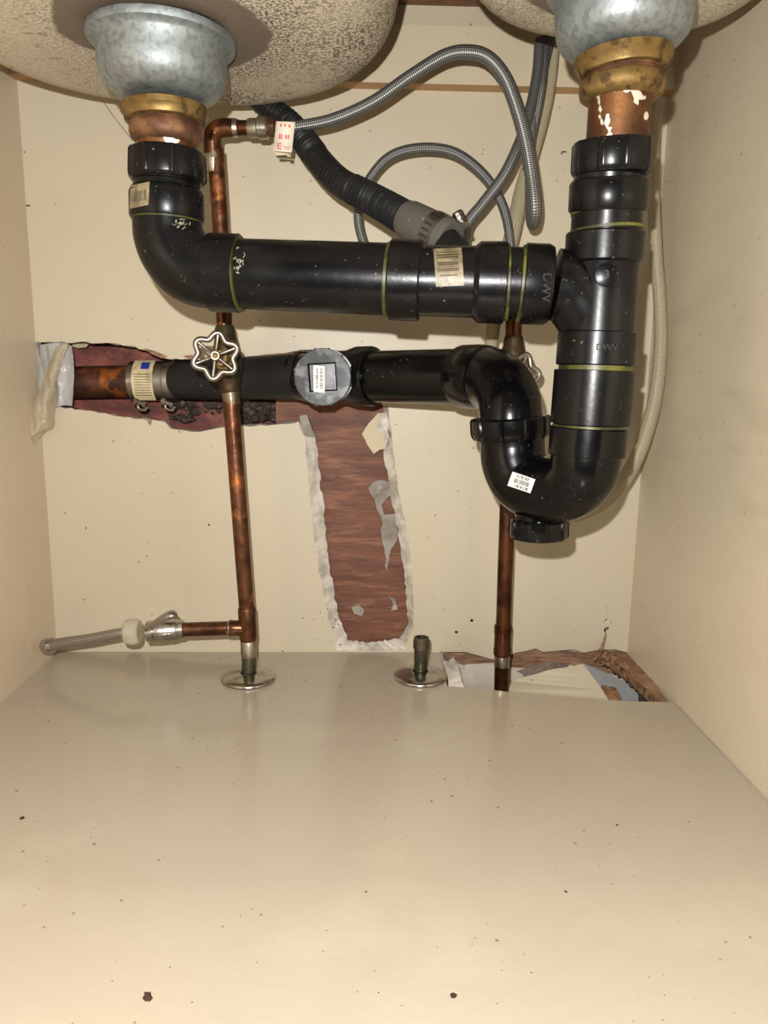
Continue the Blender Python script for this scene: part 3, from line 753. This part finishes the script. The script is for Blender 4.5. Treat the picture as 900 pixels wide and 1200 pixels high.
lathe(mb, A, B, [(0,R0*.9),(0,R0),(.9,R0),(1,R0*.97),(1,R0*.80)], 120, lambda th, i: 1+(.045 if ((th/(2*pi)*12) % 1) < .10 and i in (1,2) else 0), caps=False)
# square socket in the plug face
def sq_ring(s_, d_):
    a_ = dd.normalized(); ex = Vector((1,0,0)); ex = (ex-a_*ex.dot(a_)).normalized(); ez = a_.cross(ex)*-1
    ang = radians(-4); e1 = ex*cos(ang)+ez*sin(ang); e2 = -ex*sin(ang)+ez*cos(ang)
    return [B + e1*x*s_ + e2*z*s_ + a_*d_ for x, z in ((-1,-1),(1,-1),(1,1),(-1,1))]
s0 = M(B, 16.5)
n0 = len(mb.v); lst = 120
sq = sq_ring(s0, 0)
a_ = dd.normalized()
# face between round rim and square
base = n0-120
ringpts = mb.v[base:base+120]
cs = sq
def nearest(p_): return min(range(4), key=lambda i: (cs[i]-p_).length)
mb.v += cs; cid = [n0+i for i in range(4)]
prev = None
for k in range(120):
    l = (k+1) % 120; a1 = nearest(ringpts[k]); a2 = nearest(ringpts[l])
    if a1 == a2: mb.f.append([base+k, base+l, cid[a1]]); mb.uv.append([(0,0)]*3)
    else: mb.f.append([base+k, base+l, cid[a2], cid[a1]]); mb.uv.append([(0,0)]*4)
    mb.mi.append(0)
cap = mb.build('clean_out_plug', capM, WA, angle=30, label='scraped grey black clean-out plug facing the camera')
mb = MB(); o1 = sq_ring(s0, 0); i1 = sq_ring(s0*.94, 0); i2 = sq_ring(s0*.90, -.004)
mb.add(o1+i2, [[i, (i+1) % 4, (i+1) % 4+4, i+4] for i in range(4)]+[[4,5,6,7]]); mb.build('plug_socket', absM, WA, smooth=False)
i3 = sq_ring(s0*.74, -.0008); i4 = sq_ring(s0*.74, -.0041)
mb = MB(); mb.add(i3+i4, [[0,1,2,3]]+[[i, (i+1) % 4, (i+1) % 4+4, i+4] for i in range(4)]); mb.build('plug_square', absV, WA, smooth=False)
def plab(u, v):
    return P(367.5+13*u+1.2*v*0, 428+31*v+1.5*u, B.y-.001), Vector((0,-1,0))
wrap_label(WA, 'paper_label', plab, whiteM, inkM, bars(.55,.85,.08,.9,17,9,'v')+bars(.2,.42,.12,.85,12,10,'v'), 4, 'white barcode label')
seg_part(WA, 'rubber_pipe', (350,441,-.033), (197,446,.016), [(0,25.8),(.1,25.6),(1,22.6)], rubM)
ring_of(WA, 'pipe_rim', (344,441,-.031), (341,441,-.030), 26.6, absM)
seg_part(WA, 'banded_coupling', (202,446,.017), (147,447,.021), [(0,20),(0,23),(.02,23.6),(.22,23.6),(.24,22.8),(.75,22.8),(.77,23.4),(.98,23.4),(1,22.6),(1,18)], bandM)
def clab(u, v):
    c = P(161+24*u, 446.5, .019); r = M(c, 24.0); z = M(c, 23.3-45*v); z = max(-r*.99, min(r*.99, z)); y = -sqrt(r*r-z*z); return Vector((c.x, c.y+y, c.z+z)), Vector((0,y,z)).normalized()
wrap_label(WA, 'paper_label', clab, tagM, tagInk, [(.12,.9,.34+.065*i,.355+.065*i) for i in range(9)], 5, 'cream printed paper label')
wrap_label(WA, 'label_logo', lambda u, v: (lambda q: (q[0]+q[1]*.0004, q[1]))(clab(.42+.4*u, .06+.16*v)), blueM, blueM, [], 6, 'blue printed mark')
for cx in (162, 194):
    A = P(cx-5, 470, -.004); B = P(cx+9, 475, -.004); mb = MB()
    lathe(mb, A, B, [(0,M(A,4)),(.3,M(A,4)),(.3,M(A,2.4)),(.75,M(A,2.4)),(.75,M(A,3.6)),(1,M(A,3.6))], 8)
    c2 = P(cx+5, 476, -.003); pth = [c2+Vector((M(c2,5.5)*cos(a), 0, M(c2,4.5)*sin(a))) for a in [pi*.8+pi*1.2*k/10 for k in range(11)]]
    sweep(mb, pth, [M(c2,1.6)]*11, 8); mb.build('clamp_screw', bandM, WA, angle=40)
seg_part(WA, 'copper_pipe', (152,447,.022), (45,449,.026), [(0,18.8),(1,18.6)], coppB, label='brown aged copper pipe')

# ------------------------------------------------------------------ plastic sheet on the left
def sheet(name, rows, mat, label, seed, amp=.004, sub_=8):
    """rows: list of lists of (px,py,Y)"""
    g = [[P(*q) for q in r] for r in rows]; R = len(g); C = len(g[0]); vs = []; nu, nv = (R-1)*sub_, (C-1)*sub_
    rows2 = [catmull([tuple(p_) for p_ in r], sub_) for r in g]
    cols = []
    for j in range(nv+1): cols.append(catmull([tuple(rows2[i][j]) for i in range(R)], sub_))
    for i in range(nu+1):
        for j in range(nv+1):
            p_ = Vector(cols[j][i]); e = noise.noise(Vector((p_.x*60+seed, p_.z*22, seed)))+.5*noise.noise(Vector((p_.x*140, p_.z*60, seed)))
            p_.y += amp*e; vs.append(p_)
    mb = MB(); mb.add(vs, [[i*(nv+1)+j, (i+1)*(nv+1)+j, (i+1)*(nv+1)+j+1, i*(nv+1)+j+1] for i in range(nu) for j in range(nv)])
    o = mb.build(name, mat, None, angle=50); tag(o, label, 'plastic sheet')
    sm = o.modifiers.new('thickness', 'SOLIDIFY'); sm.thickness = .0004
    return o
sheet('plastic_sheet', [[(46,404,.004),(60,402,.000),(74,401,.002),(84,405,.006)], [(44,430,.006),(58,432,-.004),(74,428,-.008),(88,430,.000)],
      [(45,455,.006),(60,455,-.004),(74,452,-.006),(86,455,.000)], [(60,478,-.003),(68,477,-.006),(76,475,-.004),(85,476,.002)]], plasM,
      'crumpled clear plastic film wrapped over the copper pipe end at the left wall', 2, .005)
sheet('plastic_strip', [[(66,408,-.010),(72,404,-.012),(80,402,-.010)], [(54,435,-.013),(62,437,-.017),(72,428,-.014)], [(46,458,-.014),(56,462,-.019),(65,452,-.015)],
      [(36,482,-.020),(48,486,-.022),(62,482,-.014)], [(31,503,-.022),(43,504,-.026),(62,500,-.014)], [(28,520,-.022),(36,515,-.024),(52,506,-.016)], [(27,533,-.022),(33,529,-.022),(42,519,-.018)]], tailPM,
      'dusty twisted plastic strip hanging down the left wall below the film', 6, .006)

# ------------------------------------------------------------------ copper supply pipes
def handwheel(parent, c, nrm, R, tube, mat, rot=0., lobes=6):
    nrm = nrm.normalized(); e1 = Vector((0,0,1)).cross(nrm).normalized(); e2 = nrm.cross(e1)
    mb = MB(); N = 96; pth = []
    for k in range(N):
        a = 2*pi*k/N; r = R*(.87+.13*cos(lobes*(a-rot))); pth.append(c+e1*r*cos(a)+e2*r*sin(a))
    fr = []
    for k in range(N):
        t = (pth[(k+1) % N]-pth[k-1]).normalized(); fr.append((t, nrm, t.cross(nrm)))
    sweep(mb, pth, [tube]*N, 12, closed=True, fr=fr)
    for k in range(lobes):
        a = rot+2*pi*k/lobes; d = e1*cos(a)+e2*sin(a)
        sweep(mb, [c+d*R*.08+nrm*tube*.5, c+d*R*.5, c+d*R*.97], [tube*.62, tube*.5, tube*.62], 8)
    lathe(mb, c-nrm*tube*1.5, c+nrm*tube*1.6, [(0,R*.14),(0,R*.2),(.8,R*.22),(1,R*.18)], 24)
    lathe(mb, c+nrm*tube*1.4, c+nrm*tube*2.3, [(0,R*.13),(.7,R*.12),(1,R*.07)], 12, mi=1)
    return mb.build('handwheel', [mat, brassM], parent, angle=45)
H = thing('copper_supply_pipe', 'left copper riser with lobed handwheel valve and side branch near floor', 'supply pipe', PZ(291,796,0))
fb = PZ(291,796,0); YB = fb.y
def ry(y): return YB + (796-y)/(796-150)*(-.072-YB)
def rp(x, y): return (x, y, ry(y))
seg_part(H, 'riser_pipe', rp(252.5,172), rp(259,275), [(0,9.6),(1,9.6)], coppM)
seg_part(H, 'riser_pipe', rp(259,270), rp(263,388), [(0,9.4),(1,9.4)], coppM)
seg_part(H, 'pipe_socket', rp(250.3,176), rp(251.8,200), [(0,9.5),(.05,10.4),(.3,10.6),(.35,9.8),(1,9.5)], soldM, label='solder tinned copper end')
mb = MB(); pth, rad = curve([(249.8,180,ry(180),10.5),(249,166,-.0735,10.6),(251,156,-.0735,10.8),(258,151,-.0745,10.8),(268,150,-.0755,10.5),(274,150,-.076,10.2)], 8)
sweep(mb, pth, rad, 28); mb.build('elbow', coppM, H, angle=60)
seg_part(H, 'stub_pipe', (270,150,-.0755), (298,150,-.077), [(0,9.2),(.1,9.6),(.12,9),(.3,9),(.32,8.4),(.7,8.4)], coppD)
seg_part(H, 'solder_joint', (271,150,-.0755), (277,150,-.076), [(0,10.6),(.5,10.2),(1,9.3)], soldM)
seg_part(H, 'threaded_fitting', (288,150,-.0765), (313,149.5,-.078), [(0,9.4),(.1,10.5),(.45,10.5),(.5,11.5),(.52,12.6),(.92,12.6),(1,11)], soldM, lambda th, i: 1, 24)
vb = seg_part(H, 'valve_body', rp(263,380), rp(269.5,462), [(0,9.8),(.05,11.5),(.16,12),(.2,13),(.32,14.5),(.42,16.5),(.55,17.5),(.7,16),(.82,12.8),(.9,12),(.97,11.4),(1,9.5)], verdM)
A = P(268,425,ry(425)); B = P(252.5,417,-.128); mb = MB(); r0_ = M(A, 8)
lathe(mb, A, B, [(0,r0_*1.5),(.45,r0_*1.4),(.46,r0_*1.1),(.7,r0_),(.7,r0_*.55),(1,r0_*.5)], 16); st = mb.build('valve_stem', brassM, vb, angle=40)
handwheel(vb, P(252.5,417,-.129), Vector((.10,-1,.05)), M(P(252,417,-.129), 27), M(P(252,417,-.129), 3.4), wheelM, rot=radians(22))
seg_part(H, 'pipe_socket', rp(269.5,455), rp(271.5,474), [(0,10),(.05,11),(.4,10.4),(1,9.6)], soldM, label='solder tinned copper end')
seg_part(H, 'riser_pipe', rp(270,460), rp(289.5,722), [(0,9.4),(1,9.2)], coppM)
seg_part(H, 'tee', rp(289,715), rp(291,754), [(0,9.5),(.05,10.4),(.3,10.2),(.5,10.4),(.9,10.4),(1,9.5)], coppM)
seg_part(H, 'tee_branch', rp(291,736), (266,736,YB-.001), [(0,8.5),(.7,9),(.95,9.6),(1,9)], coppM)
seg_part(H, 'solder_joint', (268,736,YB-.001), (265,736,YB-.001), [(0,9.2),(.5,10),(1,8.6)], soldM)
seg_part(H, 'branch_pipe', (268,736,YB-.001), (205,738,YB-.002), [(0,8.2),(1,8.2)], coppM)
seg_part(H, 'steel_nipple', rp(291,752), rp(291.5,772), [(0,8.5),(.05,9.2),(.9,9.2),(1,8.8)], soldM)
seg_part(H, 'steel_nipple', rp(291.5,770), rp(291.5,790), [(0,8.2),(1,8.2)], stubM)
# angle stop at the end of the branch
stp = seg_part(H, 'stop_valve', (212,737,YB-.002), (168,740,YB-.002), [(0,7),(0,10.5),(.12,11),(.14,10),(.2,12),(.75,13),(.78,11.5),(.8,12.5),(.98,12.5),(1,9)], chromM, lambda th, i: 1-.04*abs(sin(3*th)), 36)
mb = MB(); pth, rad = curve([(172,737,-.098,5),(184,729,-.104,7),(194,723,-.107,8),(202,720,-.108,8),(207,722,-.107,4)], 8)
sweep(mb, pth, rad, 20, flat=.6); mb.build('lever_handle', chromM, stp, angle=60)
mb = MB(); A = P(164,740,YB-.002); B = P(144,741,YB-.002); k_ = M(A, 1)
lathe(mb, A, B, [(0,9*k_),(.0,13*k_),(.15,15.5*k_),(.5,16*k_),(.8,14.5*k_),(.95,10*k_),(1,7*k_)], 40, lambda th, i: 1-.03*abs(sin(4*th))); mb.build('plastic_nut', nutclrM, H, label='milky translucent plastic nut')
def hose(name, ctrl, mat, label, group, seg=20, n=14, corr=None):
    pth, rad = curve(ctrl, n); mb = MB(); sweep(mb, pth, rad, seg); o = mb.build(name, mat, None, angle=80, loc=pth[0]); tag(o, label, 'hose', group); return o
hose('braided_hose', [(158,741,YB-.002,5),(140,742,YB-.002,6),(110,748,YB+.004,6.2),(84,752,YB+.01,6.4),(66,755,YB+.016,6.6),(56,757,YB+.02,6.6)], silvM, 'short steel braided hose from the clear plastic nut to the left wall corner', 'steel braided supply hoses')
mb = MB(); A = P(60,756,YB+.018); B = P(54,757.5,YB+.021); lathe(mb, A, B, [(0,M(A,8)),(0,M(A,9.2)),(1,M(A,9.2)),(1,M(A,5))], 24); 
tag(mb.build('hose_end_collar', steelM, None), 'small steel collar at the left end of the short braided hose', 'collar')
# escutcheons and stub
def escut(c, R, label):
    mb = MB(); lathe(mb, Vector((c.x, c.y, .0002)), Vector((c.x, c.y, .0102)), [(0,R*.98),(.05,R),(.22,R*1.0),(.34,R*.95),(.5,R*.72),(.62,R*.45),(.68,R*.33),(.68,R*.30),(.3,R*.28)], 64, caps=False)
    o = mb.build('pipe_flange', chromM, None, angle=50, loc=c); tag(o, label, 'pipe flange'); return o
c1 = PZ(291.5,796,.0); c2 = PZ(492.5,794,.0)
escut(c1, M(c1, 31.5), 'chrome round floor flange around the left copper riser')
escut(c2, M(c2, 31), 'chrome round floor flange around the short dark threaded stub')
mb = MB(); A = Vector((c2.x, c2.y, .0)); B = P(494,747,c2.y-.0); k_ = M(A, 1)
prof = [(0,7.8*k_),(.45,7.8*k_)]
for i in range(12): prof += [(.46+i*.022, 8.2*k_), (.471+i*.022, 7.6*k_)]
prof += [(.73,7.9*k_),(.74,9.4*k_),(.92,9.6*k_),(.93,9.0*k_),(1,8.8*k_),(1,6*k_),(.9,5.8*k_)]
lathe(mb, A, B, prof, 32); tag(mb.build('pipe_stub', stubM, None, angle=40, loc=A), 'short dirty threaded pipe stub standing in the middle floor flange', 'pipe stub')
# right riser
K = thing('copper_supply_pipe', 'dark copper riser passing behind the trap down through the broken floor', 'supply pipe', P(588,811,-.058))
YK = -.058
seg_part(K, 'riser_pipe', (602,330,YK), (601.8,400,YK), [(0,9.3),(1,9.3)], coppD)
seg_part(K, 'riser_pipe', (600,440,YK), (589.5,745,YK), [(0,9.2),(1,9.0)], coppD)
seg_part(K, 'riser_pipe', (589,740,YK), (587.4,822,YK), [(0,8.8),(1,8.6)], coppD)
vk = seg_part(K, 'valve_body', (602,392,YK), (600,452,YK), [(0,9.6),(.06,11),(.2,12),(.3,14),(.5,16),(.7,14),(.85,11.5),(1,9.5)], verdM)
A = P(602,430,YK); B = P(606,440,-.092); mb = MB(); lathe(mb, A, B, [(0,M(A,9)),(.6,M(A,8)),(.6,M(A,4)),(1,M(A,4))], 16); mb.build('valve_stem', brassM, vk, angle=40)
handwheel(vk, P(607,441,-.092), Vector((.25,-1,.1)), M(P(606,441,-.09), 27.5), M(P(606,441,-.09), 3.4), wheelM, rot=radians(5))
seg_part(K, 'coupling', (589.6,735,YK), (588.5,772,YK), [(0,9),(.04,10.2),(.2,10.4),(.3,9.8),(.7,9.8),(.8,10.4),(.96,10.2),(1,9)], coppD)
seg_part(K, 'solder_joint', (588.6,768,YK), (588.2,784,YK), [(0,9.2),(.5,9.2),(1,9)], soldM)
seg_part(K, 'elbow', (602,333,YK), (612,322,YK), [(0,10.5),(1,10.5)], coppD)

# ------------------------------------------------------------------ hoses
G = 'grey braided faucet hoses'
a1 = hose('braided_hose', [(332,149,-.079,6),(350,148,-.080,6.4),(390,140,-.084,6.8),(436,120,-.088,7),(480,90,-.090,7.2),(520,66,-.092,7.6),(548,61,-.094,8),(572,68,-.094,8.2),(592,92,-.092,8.4),(606,128,-.092,8.4),(616,165,-.092,8.4),(623,205,-.093,8.2),(627,240,-.095,8),(626,258,-.088,7.6),(624,262,-.076,7),(622,250,-.066,6.4),(621,215,-.062,6),(622,170,-.060,5.6),(627,120,-.056,5.4),(637,80,-.050,5.4),(645,46,-.045,5.4)], braidM,
     'grey braided hose arching from the brass fitting over and down into a narrow loop', G, 24, 16)
hose('braided_hose', [(543,288,-.066,6.6),(548,262,-.068,6.8),(565,240,-.072,6.8),(590,207,-.076,7),(607,172,-.076,6.8),(616,145,-.070,6.4),(624,115,-.066,6),(630,80,-.062,6),(632,46,-.058,6)], braidD,
     'grey braided hose slanting up right from the hose clamp to the sink gap', G)
hose('braided_hose', [(436,305,-.050,5.5),(423,275,-.048,5.5),(420,245,-.048,5.5),(430,215,-.048,5.5),(455,185,-.048,5.8),(490,174,-.050,6),(530,178,-.050,6),(562,200,-.050,6),(583,228,-.050,5.8),(594,258,-.050,5.6),(600,300,-.050,5.4)], braidD,
     'thin grey braided hose in a round arch low against the back wall', G)
hose('braided_hose', [(639,44,-.054,5.6),(637,75,-.058,5.6),(634,105,-.060,5.4),(628,140,-.058,5),(622,172,-.056,4.6),(616,200,-.050,4)], braidD,
     'grey braided hose at the right of the bundle hanging from the sink gap', G)
hose('clear_hose', [(650,46,-.036,6),(646,90,-.036,6.4),(637,135,-.036,7),(624,180,-.038,7.8),(612,220,-.040,8.6),(603,262,-.042,9),(594,300,-.042,9),(583,350,-.042,8.6),(578,385,-.042,8.2),(574,415,-.042,7.6)], clearM,
     'clear braid-reinforced hose hanging from the bundle behind the cross drain', 'clear reinforced hoses')
hose('clear_hose', [(776,60,-.050,6),(769,110,-.050,6.4),(766,170,-.050,6.8),(766,230,-.050,7),(769,300,-.050,7.2),(773,350,-.052,7.4),(774,410,-.054,7.8),(767,470,-.056,8.2),(752,522,-.058,8.4),(733,560,-.060,8.6),(708,588,-.062,8.8),(680,602,-.064,8.8),(652,604,-.064,8.6),(625,590,-.06,8)], clearM,
     'clear braid-reinforced hose curving down beside the right wall to behind the trap', 'clear reinforced hoses')
# fitting and paper tag on the arching hose
mb = MB(); A = P(311,149.5,-.078); B = P(326,149,-.079); k_ = M(A, 1)
lathe(mb, A, B, [(0,7*k_),(0,10.5*k_),(.15,11.5*k_),(.75,11.5*k_),(.85,9*k_),(1,8*k_)], 24, lambda th, i: 1-.07*abs(sin(3*th))); lathe(mb, B, P(346,148.3,-.080), [(0,6.8*k_),(1,6.8*k_)], 20, mi=1)
tag(mb.build('hose_nut', [brassB, steelM], None, angle=30, loc=A), 'brown hex hose nut joining the copper elbow to the arching hose', 'hose nut')
mb = MB(); fpts = [(324,142),(346,143),(342,179),(320,177)]
nu = 6; vs = []
for i in range(nu+1):
    for j in range(3):
        t = i/nu; s_ = j/2
        a = Vector(fpts[0]+(0,)).lerp(Vector(fpts[3]+(0,)), t); b_ = Vector(fpts[1]+(0,)).lerp(Vector(fpts[2]+(0,)), t); q = a.lerp(b_, s_)
        vs.append(P(q.x, q.y, -.089+.004*sin(t*2.6)-.001*s_))
mb.add(vs, [[i*3+j, i*3+j+1, (i+1)*3+j+1, (i+1)*3+j] for i in range(nu) for j in range(2)])
tagT = mb.build('paper_tag', tagW, None, angle=60); tag(tagT, 'small white paper tag with red print hanging on the arching hose', 'paper tag')
sm = tagT.modifiers.new('thickness', 'SOLIDIFY'); sm.thickness = .0005
ORG[tagT] = Vector()
def tagp(x, y): t = (y-142)/35; return P(x, y, -.0895+.004*sin(t*2.6)-.0011)
mbI = MB()
for (x, y, w, h) in [(328,145,2.4,3.5),(333,145,2,3.5),(338,146,2.4,3.5),(326.5,157,2.4,6),(329.5,157,1.5,6),(334,158,2,5),(337,158,2,5),(325,167.5,1.4,7),(325,167.5,5,1.3),(326,170.5,4,1.1),(325,173.5,5,1.3)]:
    mbI.add([tagp(x, y), tagp(x+w, y), tagp(x+w, y+h), tagp(x, y+h)], [[0,1,2,3]])
for (x, y, w, h) in [(332,172,8,.8),(333,174.5,6,.8)]:
    mbI.add([tagp(x, y), tagp(x+w, y), tagp(x+w, y+h), tagp(x, y+h)], [[0,1,2,3]])
mbI.build('red_print', redInk, tagT, smooth=False)
mb = MB(); vs = [P(323,178,-.086),P(341,180,-.086),P(341,184,-.087),(P(337,184,-.087)),P(336,181.5,-.086),P(324,182,-.086)]
mb.add(vs+[v+Vector((0,.001,0)) for v in vs], [[0,1,2,3,4,5],[11,10,9,8,7,6]]+[[i, (i+1) % 6, (i+1) % 6+6, i+6] for i in range(6)]); mb.build('tag_back', tagK.m, tagT, smooth=False, label='dark curled lower edge')

# corrugated dishwasher hose
CH = thing('corrugated_hose', 'black corrugated drain hose sloping from behind the left bowl to cross drain', 'hose', P(400,215,-.11))
pth, rad = curve([(300,112,-.050,12.5),(318,128,-.055,12.8),(338,143,-.062,13.5),(357,165,-.075,14.5),(377,192,-.090,15.5),(398,213,-.105,16),(424,227,-.120,16.5),(450,241,-.135,17.5),(474,255,-.148,18.5),(486,262,-.155,18.5)], 40)
L_ = 0; rr2 = []
for i, r in enumerate(rad):
    if i: L_ += (pth[i]-pth[i-1]).length
    px = i/len(rad); sm_ = .25 if .40 < px < .62 else 1.
    rr2.append(r*(1 + .075*sm_*(1 if sin(2*pi*L_/.0040) > 0 else -1)*min(1, abs(sin(2*pi*L_/.0040))*1.6)))
mb = MB(); sweep(mb, pth, rr2, 32); mb.build('corrugated_tube', rubM, CH, angle=30)
seg_part(CH, 'rubber_cuff', (477,256,-.150), (530,283,-.178), [(0,18),(0,21),(.08,22.5),(.7,24),(.95,24),(1,22),(1,15)], cuffM, label='dusty grey rubber cuff')
seg_part(CH, 'outlet_spigot', (520,278,-.173), (536,300,-.195), [(0,18),(1,20)], rubM)
cl_ = seg_part(CH, 'hose_clamp', (508,272,-.1665), (521,279,-.1735), [(0,24.2),(0,25.3),(1,25.3),(1,24.2)], bandM)
a9, b9 = near_shift((508,272,-.1665), (521,279,-.1735), 25.3); A0 = P(*a9); B0 = P(*b9); ax = (B0-A0).normalized(); n1 = (Vector((0,-1,0))-ax*ax.dot(Vector((0,-1,0)))).normalized(); n2 = ax.cross(n1); mid = (A0+B0)/2; rc_ = M(mid, 25.6); mb = MB()
for k in range(22):
    th = 2*pi*k/22; c = mid+(n1*cos(th)+n2*sin(th))*(rc_+.00005); tdir = (-n1*sin(th)+n2*cos(th)); nr = (n1*cos(th)+n2*sin(th))
    w_, h_ = .0008, .0034
    mb.add([c-tdir*w_-ax*h_+nr*.0002, c+tdir*w_-ax*h_+nr*.0002, c+tdir*w_+ax*h_+nr*.0002, c-tdir*w_+ax*h_+nr*.0002], [[0,1,2,3]])
mb.build('band_slots', inkM, cl_, smooth=False)
mb = MB(); A = P(545,268,-.168); B = P(535,248,-.168); k_ = M(A, 1)
lathe(mb, A, B, [(0,4*k_),(.1,6*k_),(.5,6*k_),(.52,7*k_),(.9,7*k_),(1,5.5*k_)], 10); mb.build('clamp_screw', bandM, cl_, angle=30)
mb = MB(); A = P(532,268,-.170); B = P(548,262,-.170); lathe(mb, A, B, [(0,4*k_),(.2,5*k_),(1,4*k_)], 10); mb.build('screw_housing', bandM, cl_, angle=30)

# thin thread hanging at the left bowl
mb = MB(); pth, rad = curve([(121,119,-.015,.5),(136,140,-.012,.5),(156,165,-.008,.5)], 8); sweep(mb, pth, rad, 6)
tag(mb.build('thread', Mat('tan_thread', (130,112,80), .8).m, None), 'thin tan thread slanting across the back wall below the left bowl', 'thread')

# ------------------------------------------------------------------ crumbs and dirt
def crumb(x, y, w, h, label, seed):
    c = PZ(x, y, 0); bm = bmesh.new(); bmesh.ops.create_icosphere(bm, subdivisions=2, radius=1); r = M(c, w)
    vs = [c+Vector((v.co.x*r, v.co.y*r*1.2, max(0, v.co.z+.3)*r*h))*1 + Vector((0,0,.0))+Vector((noise.noise(v.co*2+Vector((seed,0,0)))*r*.9, noise.noise(v.co*2+Vector((0,seed,0)))*r*.9, 0)) for v in bm.verts]
    mb = MB(); mb.add(vs, [[v.index for v in f.verts] for f in bm.faces]); bm.free()
    tag(mb.build('crumb', crumbM, None, smooth=False, loc=c), label, 'crumb', 'dark crumbs on the cabinet floor')
crumb(173,1169,5, .7, 'larger dark brown crumb on the front of the cabinet floor, lower left', 1)
crumb(531,1167,3.6,.4, 'small flat dark crumb on the front of the cabinet floor, below the middle flange', 4)
crumb(663,1045,1.5,.6, 'tiny dark crumb on the cabinet floor toward the right', 7)
crumb(723,967,1.4,.6, 'tiny dark crumb on the cabinet floor near the right wall', 9)
crumb(26,959,2.6,.3, 'small brown flake on the cabinet floor beside the left wall', 12)
mb = MB(); r = random.Random(11)
for _ in range(150):
    y = 770+430*r.random()**1.6; x = r.uniform(20, 880); c = PZ(x, y, 0)
    if abs(c.x) > HX-.004 or c.y > -.003 or (c.y > -.12 and x > 500): continue
    s_ = r.uniform(.0002, .0005); mb.add([c+Vector((s_,0,0)), c+Vector((0,s_*1.3,0)), c+Vector((-s_,0,0)), c+Vector((0,-s_,0)), c+Vector((0,0,s_*.7))], [(0,1,4),(1,2,4),(2,3,4),(3,0,4)])
o = mb.build('dirt_specks', crumbM, None, smooth=False); o['kind'] = 'stuff'; tag(o, 'fine dark specks of dirt scattered over the cabinet floor', 'dirt')
a = PZ(688,1058,.00005); b_ = PZ(900,1143,.00005); w = Vector((.0003,-.0004,0))  # thin paler diagonal line laid on the floor
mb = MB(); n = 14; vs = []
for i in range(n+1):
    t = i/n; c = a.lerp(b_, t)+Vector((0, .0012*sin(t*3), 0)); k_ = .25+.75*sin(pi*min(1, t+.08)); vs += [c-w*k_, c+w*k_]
mb.add(vs, [[2*i, 2*i+1, 2*i+3, 2*i+2] for i in range(n)]); mb.build('pale_line', Mat('pale_line_cream', (178,168,150), .25).m, floor, smooth=False)
# specks and scuffs on the walls
mb = MB(); r = random.Random(21)
def wspeck(x, y, w, h):
    c = P(x, y, 0); a = M(c, w)/2; b2 = M(c, h)/2; n_ = 7; vs = [c+Vector((cos(k/n_*2*pi)*a*r.uniform(.6,1.2), -.0003, sin(k/n_*2*pi)*b2*r.uniform(.6,1.2))) for k in range(n_)]
    mb.add(vs, [list(range(n_))])
for q in [(101,619,2,3),(245,615,3,3),(710,726,3,2.5),(709,738,3,6),(712,736,3,4),(553,727,4,4),(535,741,4,3),(345,394,2,2),(33,241,6,2),(552,727,3,3),(534,740,3,3),(661,178,8,2),(658,180,3,2),(690,60,2,2)]: wspeck(*q)
for _ in range(45): wspeck(r.uniform(350, 400) if r.random() < .4 else r.uniform(70, 730), r.uniform(700, 760), r.uniform(.7, 2.2), r.uniform(.7, 2.2))
for _ in range(40): wspeck(r.uniform(70, 730), r.uniform(140, 700), r.uniform(.5, 1.6), r.uniform(.5, 1.6))
mb.build('dirt_specks', crumbM, wall, smooth=False)['kind'] = 'stuff'
